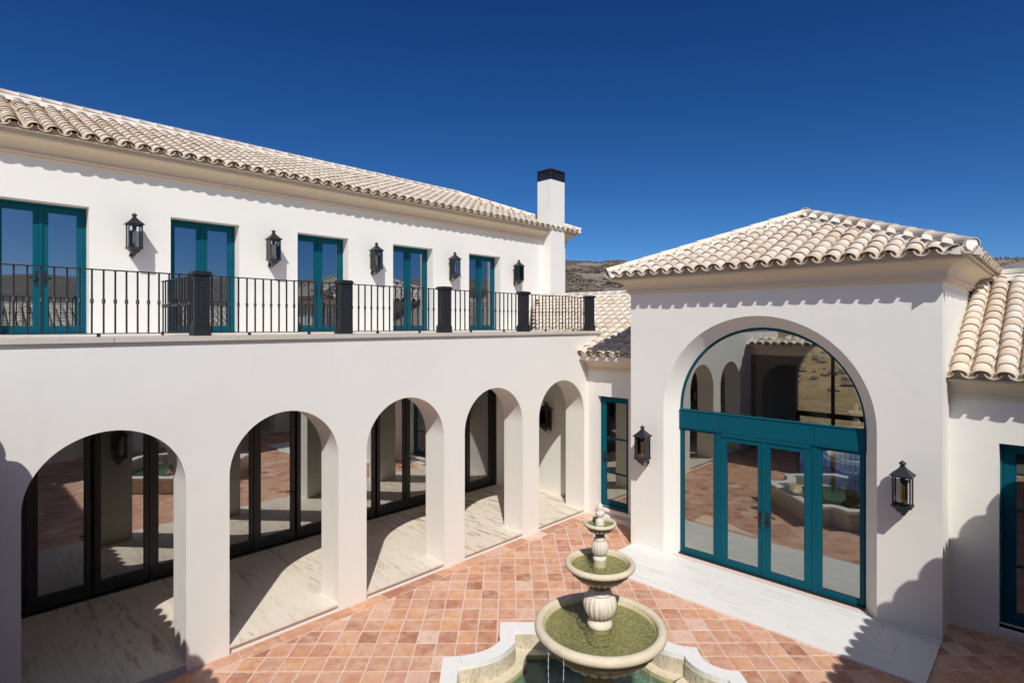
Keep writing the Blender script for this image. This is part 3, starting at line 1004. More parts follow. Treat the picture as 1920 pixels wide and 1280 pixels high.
# baluster template
vs_b = bmesh.new()
box(vs_b, WF, -.0095, .0095, 0, .80, -.0095, .0095)
lathe(vs_b, [(.010, .375), (.019, .385), (.021, .395), (.016, .405), (.022, .415), (.019, .427), (.010, .437)], 8)
bmesh.ops.recalc_face_normals(vs_b, faces=vs_b.faces)
BAL = bpy.data.meshes.new('baluster'); vs_b.to_mesh(BAL); BAL.materials.append(M_iron); vs_b.free()
def baluster(x, y):
    o = bpy.data.objects.new('baluster', BAL)
    o.location = (x - RB[0], y - RB[1], 4.592 - RB[2]); link(o, rail)
    o.rotation_euler = (rd.gauss(0, .002), rd.gauss(0, .002), 0)
for a, b_ in zip(POSTS, POSTS[1:]):
    n = max(1, int(round((b_ - a - .17) / .122)))
    st = (b_ - a - .17) / n
    if a > 0:
        xs_ = [a + .085 + st * (k + .5) for k in range(n)]
    else:
        xs_ = [a + .085 + st * (k + .5) for k in range(n)]
    for x in xs_: baluster(x, 8.60)
    bm = bmesh.new(); box(bm, FY(8.60), a + .086, b_ - .086, 5.384, 5.398, -.022, .022)
    obj('top_rail', bm, M_iron, rail, RB)
    bm = bmesh.new(); box(bm, FY(8.60), a + .086, b_ - .086, 4.586, 4.598, -.016, .016)
    for xf in (a + (b_ - a) * .30, a + (b_ - a) * .72): box(bm, FY(8.60), xf - .018, xf + .018, 4.548, 4.586, -.018, .018)
    obj('bottom_rail', bm, M_iron, rail, RB)
# the short return railing across the balcony
RB2 = (2.5, 9.45, 4.535)
rail2 = thing('return_railing', 'short black iron railing running back from the first railing post across the balcony', 'railing', RB2)
for k in range(11):
    o = bpy.data.objects.new('baluster', BAL); o.location = (0, 8.80 + k * .14 - RB2[1], 4.592 - RB2[2]); link(o, rail2)
bm = bmesh.new(); box(bm, FX(2.5), 8.71, 10.25, 5.384, 5.398, -.020, .020); obj('top_rail', bm, M_iron, rail2, RB2)
bm = bmesh.new(); box(bm, FX(2.5), 8.735, 10.25, 4.586, 4.598, -.016, .016)
box(bm, FX(2.5), 8.75, 8.79, 4.535, 4.586, -.016, .016); box(bm, FX(2.5), 10.2, 10.24, 4.535, 4.586, -.016, .016)
obj('bottom_rail', bm, M_iron, rail2, RB2)

# ==================================================================== PAVILION
PB = (13.4, 3.9, 0)
pav = thing('entrance_pavilion', 'white pavilion with a tall arched glass portal under a pyramid tiled roof', 'pavilion', PB)
PY0, PY1, PXB = 1.232, 6.585, 16.5
PC, PR, PS = 3.937, 1.873, 2.992
F = FX(XR)
bm = bmesh.new()
ri = 1.662
wall_plate(bm, F, [(PY0, -.35), (PY1, -.35), (PY1, 5.72), (PY0, 5.72)], [arch(PC, PR, PS, -.3, 64)], 0.30, [arch(PC, ri, PS, -.3, 64)])
obj('front_wall', bm, M_wall, pav, PB)
bm = bmesh.new()
wall_plate(bm, FX(10.712), [(PY0 + .3, -.35), (PY1 - .3, -.35), (PY1 - .3, 5.6), (PY0 + .3, 5.6)], [arch(PC, ri, PS, -.3, 64)], 0.12)
wbox(bm, 10.712, PXB, PY0, PY0 + .3, -.35, 5.72); wbox(bm, 10.712, PXB, PY1 - .3, PY1, -.35, 5.72)
obj('side_wall', bm, M_wall, pav, PB)
bm = bmesh.new()
wall_plate(bm, FX(PXB), [(PY0, -.35), (PY1, -.35), (PY1, 5.72), (PY0, 5.72)], [arch(3.937, 1.27, 3.15, -.3, 40)], 0.3)
obj('back_wall', bm, M_wall, pav, PB)
bm = bmesh.new(); wbox(bm, 10.75, PXB, PY0 + .3, PY1 - .3, 5.35, 5.5)
obj('room_ceiling', bm, M_room_shade, pav, PB)
bm = bmesh.new(); wbox(bm, 10.715, PXB + .3, PY0 + .3, PY1 - .3, -.3, .028)
obj('room_floor', bm, M_travw, pav, PB)
# inner room lining, coloured dark in place of the unlit room's gloom
bm = bmesh.new()
wbox(bm, 10.84, PXB - .01, PY0 + .302, PY0 + .33, .03, 5.34); wbox(bm, 10.84, PXB - .01, PY1 - .33, PY1 - .302, .03, 5.34)
obj('room_wall', bm, M_room_shade, pav, PB)
# back window
bm = bmesh.new()
FB = FX(PXB + .12)
box(bm, FB, 2.68, 5.20, 2.20, 2.34, -.06, .0)
for yy in (2.68, 3.50, 4.28, 5.15): box(bm, FB, yy - .03, yy + .06, .03, 2.20, -.06, .0)
for yy in (3.50, 4.28): box(bm, FB, yy - .02, yy + .06, 2.34, 4.40, -.06, .0)
box(bm, FB, 2.68, 5.20, .03, .25, -.06, .0)
bw = obj('back_window', bm, M_blackframe, pav, PB)
bm = bmesh.new()
A = arch(3.937, 1.262, 3.15, .04, 30)
fill(bm, [[FB(a, z, -.03) for a, z in A]])
obj('glass_pane', bm, M_clear, bw, PB)
# terrace railing beyond the back window
RB3 = (20.0, 3.5, 0)
rail3 = thing('terrace_railing', 'black iron railing of the far terrace seen through the arched portal', 'railing', RB3)
for k in range(56):
    o = bpy.data.objects.new('baluster', BAL); o.location = (0, k * .14 - 4.0, .12); o.scale = (1, 1, 1.15); link(o, rail3)
bm = bmesh.new(); box(bm, FX(20.0), -.6, 7.4, 1.03, 1.05, -.02, .02); box(bm, FX(20.0), -.6, 7.4, .10, .12, -.02, .02)
obj('top_rail', bm, M_iron, rail3, RB3)
bm = bmesh.new(); wbox(bm, 16.8, 18.2, -.6, 9, -.3, -.01)
o = obj('far_terrace', bm, M_shade); o['kind'] = 'structure'  # dark colour stands in for the terrace lying in shade
bm = bmesh.new(); wbox(bm, 18.2, 27, -3, 10, -.3, -.03)
o = obj('pool_water', bm, M_pblue); o['kind'] = 'structure'
# portal joinery
F = FX(10.72)
bm = bmesh.new()
A_o = arch(PC, ri + .004, PS, .03, 64); A_i = arch(PC, ri - .035, PS, .03, 64)
A_o2, A_i2 = [F(a, z, 0.0) for a, z in A_o], [F(a, z, 0.0) for a, z in A_i]
A_o3, A_i3 = [F(a, z, -0.06) for a, z in A_o], [F(a, z, -0.06) for a, z in A_i]
strip(bm, A_o2, A_i2, False); strip(bm, A_i2, A_i3, False); strip(bm, A_i3, A_o3, False)
portal = obj('portal_frame', bm, M_teal, pav, PB)
bm = bmesh.new()
A = arch(PC, ri - .05, PS, 2.90, 64)
fill(bm, [[F(a, z, -.02) for a, z in A]]); fill(bm, [[F(a, z, -.026) for a, z in A]])
strip(bm, [F(a, z, -.02) for a, z in A], [F(a, z, -.026) for a, z in A])
obj('arched_glass_pane', bm, M_glass, portal, PB)
bm = bmesh.new()
box(bm, F, PC - ri + .006, PC + ri - .006, 2.61, 2.955, -.05, .045)
box(bm, F, PC - ri + .006, PC + ri - .006, 2.955, 2.972, -.05, .06)
box(bm, F, PC - ri + .006, PC + ri - .006, 2.592, 2.61, -.05, .055)
bmesh.ops.bevel(bm, geom=bm.edges[:], offset=.004, segments=1, affect='EDGES')
obj('transom', bm, M_teal, portal, PB)
bm = bmesh.new()
for yy in (4.77, 3.055):
    box(bm, F, yy - .0025, yy + .0025, 2.612, 2.953, .044, .0475)
obj('transom_joint', bm, M_blackframe, portal, PB)
for yy in (4.77, 3.055):
    bm = bmesh.new(); box(bm, F, yy - .052, yy + .052, .03, 2.59, -.06, .030)
    box(bm, F, yy - .020, yy + .020, .03, 2.59, .030, .040)
    obj('mullion', bm, M_teal, portal, PB)
YA, YB_ = PC - ri + .025, PC + ri - .025
glazed_leaf(portal, PB, F, 4.822, YB_, .032, 2.59, .02, M_teal, M_glass, .055, .05, .095, .06, name='side_light')
glazed_leaf(portal, PB, F, YA, 3.003, .032, 2.59, .02, M_teal, M_glass, .055, .05, .095, .06, name='side_light')
bm = bmesh.new(); box(bm, F, 3.107, 4.718, 2.53, 2.59, -.06, .05)
obj('door_head', bm, M_teal, portal, PB)
l1 = glazed_leaf(portal, PB, F, 3.910, 4.715, .04, 2.53, .035, M_teal, M_glass, .10, .085, .12, .055)
l2 = glazed_leaf(portal, PB, F, 3.110, 3.906, .04, 2.53, .035, M_teal, M_glass, .10, .085, .12, .055)
bm = bmesh.new(); box(bm, F, 3.88, 3.935, .05, 2.52, .035, .05); obj('meeting_strip', bm, M_teal, portal, PB)
handle(portal, PB, F, 3.965, 1.10, .036, 1); handle(portal, PB, F, 3.845, 1.10, .036, -1)
bm = bmesh.new(); box(bm, F, PC - ri, PC + ri, .028, .036, -.06, .07); obj('threshold', bm, M_iron, portal, PB)
# pavilion cornice and roof
bm = bmesh.new()
sweep(bm, [(PXB, PY1), (XR, PY1), (XR, PY0), (PXB, PY0)], cornice_profile(5.35, .36, .30))
bmesh.ops.reverse_faces(bm, faces=bm.faces)
obj('cornice', bm, M_cornice, pav, PB)
EX, EY0, EY1, EXB, EZ = 10.04, PY0 - .37, PY1 + .37, 16.85, 5.70
half = (EY1 - EY0) / 2; YM = (EY0 + EY1) / 2
ri_ = .42 * half; zz = EZ - .012
bm = bmesh.new()
a, b_, c_, d = P(EX + .02, EY0 + .02, zz), P(EX + .02, EY1 - .02, zz), P(EXB, EY1 - .02, zz), P(EXB, EY0 + .02, zz)
e_, f_ = P(EX + half, YM, zz + ri_), P(EXB - half, YM, zz + ri_)
for q in ((a, b_, e_), (b_, c_, f_, e_), (c_, d, f_), (d, a, e_, f_), (a, d, c_, b_)): fill(bm, [list(q)])
roof = obj('roof', bm, M_mortar, pav, PB)
bm = bmesh.new()
box(bm, FX(EX + .065), EY0 + .05, EY1 - .05, EZ - .005, EZ + .105, -.05, 0)
box(bm, FY(EY0 + .055), EX + .086, EXB - .05, EZ + .005, EZ + .10, -.03, 0)
obj('eave_mortar', bm, M_cornice, roof, PB)
T = Tiler(roof, PB)
W_ = EY1 - EY0
T.plane((EX, EY0 + .02, EZ), (0, 1, 0), (1, 0, 0), W_, half, keep=lambda s, h: h - .02 < s < W_ - h + .02)
T.plane((EX, EY0, EZ), (1, 0, 0), (0, 1, 0), EXB - EX, half, keep=lambda s, h: h < s < (EXB - EX) - h)
T.plane((EX, EY1, EZ), (1, 0, 0), (0, -1, 0), EXB - EX, half, keep=lambda s, h: h < s < (EXB - EX) - h, visible=False)
T.plane((EXB, EY0, EZ), (0, 1, 0), (-1, 0, 0), W_, half, keep=lambda s, h: h < s < W_ - h, visible=False)
T.build()
ridge_caps(roof, PB, (EX + .02, EY0 + .02, EZ + .085), (EX + half, YM, EZ + ri_ + .09), name='hip_tile', step=.40)
ridge_caps(roof, PB, (EX + .02, EY1 - .02, EZ + .085), (EX + half, YM, EZ + ri_ + .09), name='hip_tile', step=.40)
ridge_caps(roof, PB, (EX + half - .02, YM, EZ + ri_ + .10), (EXB - half, YM, EZ + ri_ + .10), step=.40)
ridge_caps(roof, PB, (EXB, EY0, EZ + .09), (EXB - half, YM, EZ + ri_ + .09), name='hip_tile', step=.40)
ridge_caps(roof, PB, (EXB, EY1, EZ + .09), (EXB - half, YM, EZ + ri_ + .09), name='hip_tile', step=.40)
# white plug in the end of the front corner hip tile
bm = bmesh.new()
pc = Vector((EX + .0, EY0 + .0, EZ + .125)); u = Vector((1, 1, 0)).normalized(); x = Vector((1, -1, 0)).normalized()
ring = [pc + x * .085 * math.cos(t * PI / 8) + Vector((0, 0, 1)) * .088 * math.sin(t * PI / 8) for t in range(16)]
strip(bm, ring, [q + u * .06 for q in ring]); fill(bm, [ring])
obj('mortar_plug', bm, M_wstone, roof, PB)

# ==================================================================== PASSAGE WING (between arcade and pavilion)
NB = (13, 8.5, 0)
XN = 11.386
wing = thing('passage_wing', 'low white tiled wing with narrow teal window between arcade and pavilion', 'building wing', NB)
F = FX(XN)
bm = bmesh.new()
wall_plate(bm, F, [(6.3, -.35), (8.47, -.35), (8.47, 3.95), (6.3, 3.95)], [rect(7.27, 8.14, .25, 2.955)], .35)
wbox(bm, 12.1, 14.8, 8.48, 8.60, 3.9, 4.36)
obj('wall', bm, M_wall, wing, NB)
bm = bmesh.new(); wbox(bm, 11.75, 14, 6.6, 8.4, 3.0, 3.1); wbox(bm, 13.9, 14, 6.6, 8.4, -.1, 3.0); wbox(bm, 11.75, 14, 6.6, 8.4, -.2, .02)
wbox(bm, 11.75, 13.9, 8.3, 8.4, .02, 3.0)
obj('room_wall', bm, M_room, wing, NB)
w = -.12
bm = bmesh.new()
box(bm, F, 7.27, 7.30, .25, 2.93, w - .08, w); box(bm, F, 8.10, 8.138, .252, 2.95, w - .08, w); box(bm, F, 7.30, 8.10, 2.91, 2.95, w - .08, w); box(bm, F, 7.30, 8.10, .252, .275, w - .08, w)
win = obj('narrow_window', bm, M_teal, wing, NB)
glazed_leaf(win, NB, F, 7.305, 8.095, .28, 2.905, w - .01, M_teal, M_glass, .10, .10, .13, .05, muntins=(1.08, 1.92), name='casement')
handle(win, NB, F, 8.04, 1.45, w - .01, -1)
bm = bmesh.new(); box(bm, F, 7.05, 8.12, .20, .25, -.10, .10); obj('window_sill', bm, M_wstone, wing, NB)
bm = bmesh.new(); box(bm, F, 6.6, 8.15, -.02, .10, -.01, .16); obj('plinth_step', bm, M_wall, wing, NB)
bm = bmesh.new()
sweep(bm, [(XN, 8.465), (XN, 6.6)], cornice_profile(3.565, .36, .30))
obj('cornice', bm, M_cornice, wing, NB)
WEX, WEZ, WRX = XN - .37, 3.95, 14.85
run = WRX - WEX
bm = bmesh.new()
z_of = lambda x: WEZ - .012 + .42 * (x - WEX)
pl = [(WEX + .02, 6.6), (WEX + .02, 8.466), (12.0, 8.466), (12.0, 10.9), (14.4, 13.1), (WRX, 13.1), (WRX, 6.6)]
fill(bm, [[P(x, y, z_of(x)) for x, y in pl]])
back = [(WRX, 6.6), (WRX, 13.1), (18.5, 13.1), (18.5, 6.6)]
fill(bm, [[P(x, y, z_of(2 * WRX - x)) for x, y in back]])
strip(bm, [P(x, y, z_of(x)) for x, y in pl], [P(x, y, z_of(x) - .10) for x, y in pl])
roof = obj('roof', bm, M_mortar, wing, NB)
bm = bmesh.new(); box(bm, FX(WEX + .065), 6.65, 8.45, WEZ - .005, WEZ + .105, -.05, 0)
obj('eave_mortar', bm, M_cornice, roof, NB)
T = Tiler(roof, NB)
def keepN(s, h):
    y = 6.60 + s; x = WEX + h
    if y < 8.40: return True
    if x < 12.02: return False
    return y < 10.85 + max(0, (x - 12.0)) * .90
T.plane((WEX, 6.60, WEZ), (0, 1, 0), (1, 0, 0), 6.5, run, keep=keepN)
T.build()
ridge_caps(roof, NB, (WRX, 6.6, WEZ + .42 * run + .08), (WRX, 13.1, WEZ + .42 * run + .08), bed=.10, r=.13)

# ==================================================================== RIGHT WING
EB = (13, -1.5, 0)
XW = 11.15
rw = thing('right_wing', 'white wing with tiled roof and dark window at the right of the pavilion', 'building wing', EB)
F = FX(XW)
bm = bmesh.new()
wall_plate(bm, F, [(-6, -.35), (1.24, -.35), (1.24, 3.95), (-6, 3.95)], [rect(-1.35, .640, .17, 2.92)], .35)
obj('wall', bm, M_wall, rw, EB)
w = -.20
bm = bmesh.new()
box(bm, F, -1.35, -1.31, .17, 2.92, w - .08, w); box(bm, F, .60, .64, .17, 2.92, w - .08, w); box(bm, F, -1.31, .60, 2.88, 2.92, w - .08, w); box(bm, F, -1.31, .60, .17, .21, w - .08, w)
win = obj('wide_window', bm, M_teal, rw, EB)
for (p, q) in ((-.33, .595), (-1.305, -.34)):
    glazed_leaf(win, EB, F, p, q, .215, 2.875, w - .012, M_teal, M_glass, .13, .12, .14, .05, muntins=(1.06, 1.90), name='casement')
bm = bmesh.new(); box(bm, F, -1.4, .645, .115, .17, -.12, .055); obj('window_sill', bm, M_wstone, rw, EB)
bm = bmesh.new(); wbox(bm, 11.52, 14.5, -2.5, 1.2, 3.0, 3.1); wbox(bm, 14.4, 14.5, -2.5, 1.2, -.1, 3.0); wbox(bm, 11.52, 14.4, -2.5, 1.2, -.2, .1); wbox(bm, 11.52, 14.4, 1.0, 1.2, .1, 3.0)
wbox(bm, 11.52, 14.4, -2.6, -2.5, .1, 3.0)
obj('room_wall', bm, M_room, rw, EB)
bm = bmesh.new()
sweep(bm, [(XW, 1.230), (XW, -1.2)], cornice_profile(3.565, .36, .30))
obj('cornice', bm, M_cornice, rw, EB)
WEX2, WEZ2 = XW - .37, 3.90
WRX2 = 14.80; run2 = WRX2 - WEX2
bm = bmesh.new()
z2 = lambda x: WEZ2 - .012 + .42 * (x - WEX2)
fill(bm, [[P(x, y, z2(x)) for x, y in ((WEX2 + .02, 1.22), (WEX2 + .02, -6), (WRX2, -6), (WRX2, 1.22))]])
fill(bm, [[P(x, y, z2(2 * WRX2 - x)) for x, y in ((WRX2, 1.22), (WRX2, -6), (18.8, -6), (18.8, 1.22))]])
roof = obj('roof', bm, M_mortar, rw, EB)
bm = bmesh.new(); box(bm, FX(WEX2 + .065), -3, 1.21, WEZ2 - .005, WEZ2 + .105, -.05, 0)
obj('eave_mortar', bm, M_cornice, roof, EB)
T = Tiler(roof, EB)
T.plane((WEX2, 1.228 - 15 * PITCH, WEZ2), (0, 1, 0), (1, 0, 0), 15 * PITCH, run2)
T.build()
ridge_caps(roof, EB, (WRX2, -3, WEZ2 + .42 * run2 + .08), (WRX2, 1.22, WEZ2 + .42 * run2 + .08), bed=.11, r=.14)
bm = bmesh.new(); box(bm, FX(WRX2 + .08), -3, 1.0, 5.80, 5.83, -.10, .02); tube(bm, [(WRX2, .95, 5.75), (WRX2, .95, 5.90)], .02, 6)
obj('blue_flashing', bm, M_blue, roof, EB)

# ==================================================================== WINGS ON THE NEAR SIDE (seen in the glass, they cast the long shadows)
SB = (5, -3, 0)
sw = thing('south_wing', 'low white wing with tiled eave casting the stepped shadow across the courtyard', 'building wing', SB)
YS = -1.20
bm = bmesh.new()
wall_plate(bm, FY(YS, 1), [(-.37, -.35), (11.15, -.35), (11.15, 3.95), (-.37, 3.95)], [arch(c_, .85, 2.4, -.3, 24) for c_ in (1.6, 4.2, 6.8, 9.4)], .5)
wbox(bm, -.37, 11.15, -5, -4.8, -.35, 3.95)
obj('wall', bm, M_wall, sw, SB)
bm = bmesh.new(); wbox(bm, -.3, 11.1, -4.8, YS - .5, -.3, .05); wbox(bm, -.3, 11.1, -4.8, YS - .5, 3.7, 3.8)
obj('porch_floor', bm, M_trav, sw, SB)
bm = bmesh.new()
sweep(bm, [(XW, YS), (-.37, YS)], cornice_profile(3.565, .36, .30)); 
obj('cornice', bm, M_cornice, sw, SB)
bm = bmesh.new()
ye, zs_ = YS + .37, 3.95
fill(bm, [[P(0.0, ye - .02, zs_ - .012), P(10.78, ye - .02, zs_ - .012), P(12.6, -5, zs_ - .012 + .42 * (ye + 5)), P(-2, -5, zs_ - .012 + .42 * (ye + 5))]])
roof = obj('roof', bm, M_mortar, sw, SB)
T = Tiler(roof, SB)
T.plane((0, ye, zs_), (1, 0, 0), (0, -1, 0), 10.8, 3.6, visible=False)
T.build(0)
WB = (-2, 4, 0)
ww_ = thing('west_wing', 'low white wing with arches and tiled eave reflected in the portal glass', 'building wing', WB)
bm = bmesh.new()
wall_plate(bm, FX(-.37, 1), [(-1.2, -.35), (8.47, -.35), (8.47, 3.95), (-1.2, 3.95)], [arch(c_, .85, 2.4, -.3, 24) for c_ in (.6, 2.8, 5.0, 7.2)], .5)
wbox(bm, -4.4, -4.2, -1.2, 8.47, -.35, 3.95); wbox(bm, -4.2, -.90, 8.38, 8.46, -.35, 3.95)
obj('wall', bm, M_shade, ww_, WB)  # shaded walls coloured dark
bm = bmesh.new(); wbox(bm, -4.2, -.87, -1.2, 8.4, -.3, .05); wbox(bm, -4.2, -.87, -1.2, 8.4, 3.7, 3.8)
obj('porch_floor', bm, M_shade, ww_, WB)
bm = bmesh.new()
sweep(bm, [(-.37, -1.2), (-.37, 8.465)], cornice_profile(3.565, .36, .30))
obj('cornice', bm, M_cornice, ww_, WB)
bm = bmesh.new()
fill(bm, [[P(-.02, -.83, zs_ - .012), P(-.02, 8.466, zs_ - .012), P(-.62, 8.466, zs_ - .012 + .42 * .6), P(-.62, -.83, zs_ - .012 + .42 * .6)]])
wbox(bm, -4.2, -.62, -1.2, 8.466, 4.0, 4.14)
roof = obj('roof', bm, M_mortar, ww_, WB)
T = Tiler(roof, WB)
T.plane((0, -.85, zs_), (0, 1, 0), (-1, 0, 0), 9.3, .32, visible=False)
T.build(0)

# ==================================================================== LANTERNS
def make_lantern(loc, rotz, label, group, amber):
    """front of the lantern looks along local -Y, the wall is at local +Y = 0.22"""
    t = thing('wall_lantern', label, 'lantern', loc, group, rotz)
    h = .118
    bm = bmesh.new()          # cage: base ring, head ring, four corner bars
    FL = Fr((0, 0, 0), (1, 0, 0), (0, 1, 0))
    for z0, z1, hh in ((-.245, -.225, h + .012), (.205, .225, h + .006)):
        for (x0, x1, y0, y1) in ((-hh, hh, -hh, -hh + .022), (-hh, hh, hh - .022, hh), (-hh, -hh + .022, -hh + .022, hh - .022), (hh - .022, hh, -hh + .022, hh - .022)):
            wbox(bm, x0, x1, y0, y1, z0, z1)
    for sx in (-1, 1):
        for sy in (-1, 1):
            wbox(bm, min(sx * h, sx * (h - .018)), max(sx * h, sx * (h - .018)), min(sy * h, sy * (h - .018)), max(sy * h, sy * (h - .018)), -.225, .205)
    obj('cage', bm, M_iron, t)
    bm = bmesh.new()          # pagoda roof with ball finial
    lv = [(.150, .222), (.148, .232), (.105, .268), (.060, .318), (.034, .350), (.030, .362)]
    rings = [[Vector((sx * r, sy * r, z)) for sx, sy in ((-1, -1), (1, -1), (1, 1), (-1, 1))] for r, z in lv]
    for A, B in zip(rings, rings[1:]): strip(bm, A, B)
    fill(bm, [rings[0]])
    obj('lantern_roof', bm, M_iron, t)
    bm = bmesh.new()
    lathe(bm, [(.028, .360), (.040, .366), (.022, .378), (.046, .392), (.050, .406), (.036, .424), (.012, .434), (.013, .446), (.001, .456)], 12, cap0=True)
    obj('finial', bm, M_iron, t, smooth=True)
    bm = bmesh.new()          # tapering foot
    lv = [(h + .008, -.245), (h - .02, -.262), (.060, -.320), (.028, -.352)]
    rings = [[Vector((sx * r, sy * r, z)) for sx, sy in ((-1, -1), (1, -1), (1, 1), (-1, 1))] for r, z in lv]
    for A, B in zip(rings, rings[1:]): strip(bm, A, B)
    fill(bm, [rings[0]])
    lathe(bm, [(.028, -.350), (.016, -.356), (.024, -.366), (.018, -.378), (.002, -.388)], 10)
    obj('foot', bm, M_iron, t)
    for k, (sx, sy) in enumerate(((0, -1), (1, 0), (-1, 0))):
        bm = bmesh.new()
        if sx: wbox(bm, sx * (h - .011), sx * (h - .008), -h + .018, h - .018, -.224, .204)
        else: wbox(bm, -h + .018, h - .018, sy * (h - .011), sy * (h - .008), -.224, .204)
        obj('glass_pane', bm, M_clear, t)
    cn = obj('candle_holder', (lambda b: (lathe(b, [(.045, -.222), (.045, -.210), (.012, -.205), (.012, -.16), (.030, -.155), (.026, -.15), (.0, -.15)], 10), b)[1])(bmesh.new()), M_iron, t)
    bm = bmesh.new(); lathe(bm, [(.0, -.15), (.027, -.15), (.027, .05), (.021, .066), (.010, .085), (.001, .092)], 10)
    obj('candle', bm, M_amber if amber else M_cream, t, smooth=True)
    bm = bmesh.new(); lathe(bm, [(.030, .20), (.038, .17), (.034, .12), (.022, .10), (.001, .10)], 10)
    obj('burner', bm, M_iron, t)
    bm = bmesh.new()          # back plate and scrolled bracket
    wbox(bm, -.032, .032, .206, .218, -.38, .12)
    tube(bm, [(0, .21, -.40), (0, .16, -.42), (0, .09, -.40), (0, .03, -.37), (0, 0, -.36)], .011, 6)
    tube(bm, [(0, .21, -.30), (0, .17, -.27), (0, .13, -.29), (0, .125, -.33), (0, .15, -.35), (0, .17, -.33)], .008, 6)
    tube(bm, [(0, .21, .10), (0, .16, .13), (0, h, .12)], .012, 6)
    wbox(bm, -.012, .012, h, .206, -.235, -.215)
    bmesh.ops.translate(bm, verts=bm.verts, vec=(0, 0, 0))
    obj('wall_bracket', bm, M_iron, t)
    return t
G1 = 'lanterns between the balcony doors'
words = ['lantern on the balcony wall between the first and second teal doors',
         'lantern on the balcony wall between the second and third teal doors',
         'lantern on the balcony wall between the third and fourth teal doors',
         'lantern on the balcony wall between the fourth and fifth teal doors',
         'lantern on the balcony wall between the last teal door and the white chimney']
for x, lb in zip((2.669, 5.372, 8.08, 10.762, 13.53), words):
    make_lantern((x, YU - .22, 6.43), 0, 'black glass ' + lb, G1, False)
G2 = 'lanterns beside the arched portal'
make_lantern((XR - .22, 1.688, 2.205), R(-90), 'black lantern with amber candle on the pavilion wall right of the portal', G2, True)
make_lantern((XR - .22, 6.169, 2.175), R(-90), 'black lantern with amber candle on the pavilion wall left of the portal', G2, True)
make_lantern((11.50, 9.95, 2.19), R(-90), 'black lantern on the shaded end wall inside the arcade, seen through the fifth arch', None, True)
make_lantern((2.63, 9.27, 2.19), R(180), 'black lantern on the back of the first arcade pier, mirrored in the black glazing', None, True)

# ==================================================================== FOUNTAIN
def RD(r, d): return (ca * d + sa * r, sa * d - ca * r)
FR, FD = 0.985, 6.28
fx, fy = RD(FR, FD)
fb = (fx, fy, 0)
fountain = thing('tiered_fountain', 'three-tiered stone fountain with green water in a curved white basin', 'fountain', fb)
def L2W(p, z=0):      # local (right, depth) to world
    x, y = RD(FR + p[0], FD + p[1]); return Vector((x, y, z))
def bez(a, c, b_, n=12):
    return [((1 - t) ** 2 * a[0] + 2 * t * (1 - t) * c[0] + t * t * b_[0], (1 - t) ** 2 * a[1] + 2 * t * (1 - t) * c[1] + t * t * b_[1]) for t in [k / n for k in range(n + 1)]]
hf = [(-1.15, 1.74), (1.11, 1.74)] + bez((1.10, 1.27), (1.16, 1.15), (1.45, 1.11), 8) + bez((1.44, .88), (1.50, .64), (1.81, .60), 8)
right_down = [(1.81, -.87)]
left_up = [(-1.85, .87)] 
arcL = bez((-1.87, .90), (-1.32, .92), (-1.15, 1.27), 14)
hf2 = [(-p[0], -p[1]) for p in hf]
arcR = [(-p[0], -p[1]) for p in arcL]
outline = hf + arcR + hf2 + arcL
dense = []
for k, p in enumerate(outline):
    q = outline[(k + 1) % len(outline)]
    m_ = max(1, int(math.hypot(q[0] - p[0], q[1] - p[1]) / .045))
    dense += [(p[0] + (q[0] - p[0]) * t / m_, p[1] + (q[1] - p[1]) * t / m_) for t in range(m_)]
outline = dense
def off_loop(loop, o):
    pts = offset_path([Vector(p) for p in loop], o, True)
    n_ = len(loop)
    def dist(p):
        best = 9
        for k in range(n_):
            a, b_ = Vector(loop[k]), Vector(loop[(k + 1) % n_])
            ab = b_ - a
            t = max(0, min(1, (p - a).dot(ab) / max(1e-9, ab.length_squared)))
            best = min(best, (a + ab * t - p).length)
        return best
    ok = [dist(p) > abs(o) - .004 for p in pts]
    out = []
    for k in range(n_):
        if ok[k]: out.append((pts[k].x, pts[k].y)); continue
        for st_ in range(1, n_):
            if ok[(k - st_) % n_]: q = pts[(k - st_) % n_]; break
        for s2 in range(1, n_):
            if ok[(k + s2) % n_]: q2 = pts[(k + s2) % n_]; break
        if s2 < st_: q = q2
        out.append((q.x, q.y))
    return out
inA = off_loop(outline, .205); inB = off_loop(outline, .215); inC = off_loop(outline, .36)
def ring_part(name, A, B, z0a, z1, mat, zb=None, skip=None):
    """flat ring between two loops with its edges turned down"""
    bm = bmesh.new()
    zb = z0a if zb is None else zb
    strip(bm, [L2W(p, z1) for p in A], [L2W(p, z1) for p in B])
    strip(bm, [L2W(p, z1) for p in A], [L2W(p, z0a) for p in A])
    strip(bm, [L2W(p, z1) for p in B], [L2W(p, zb) for p in B])
    strip(bm, [L2W(p, z0a) for p in A], [L2W(p, zb) for p in B])
    return obj(name, bm, mat, fountain, fb)
# coping in separate stones
n = len(outline)
cuts = list(range(0, n, 17)) + [n]
for a, b_ in zip(cuts, cuts[1:]):
    idx = [k % n for k in range(a, b_ + 1)]
    bm = bmesh.new()
    A = [L2W(outline[k], .45) for k in idx]; B = [L2W(inA[k], .45) for k in idx]
    A2 = [v - Vector((0, 0, .06)) for v in A]; B2 = [v - Vector((0, 0, .06)) for v in B]
    g = .0015
    for Lp in (A, B, A2, B2):
        Lp[0] = Lp[0] + (Lp[1] - Lp[0]).normalized() * g; Lp[-1] = Lp[-1] + (Lp[-2] - Lp[-1]).normalized() * g
    strip(bm, A, B, False); strip(bm, A, A2, False); strip(bm, B, B2, False); strip(bm, A2, B2, False)
    fill(bm, [[A[0], B[0], B2[0], A2[0]]]); fill(bm, [[A[-1], B[-1], B2[-1], A2[-1]]])
    obj('coping_stone', bm, M_wstone, fountain, fb)
outw = off_loop(outline, .02)
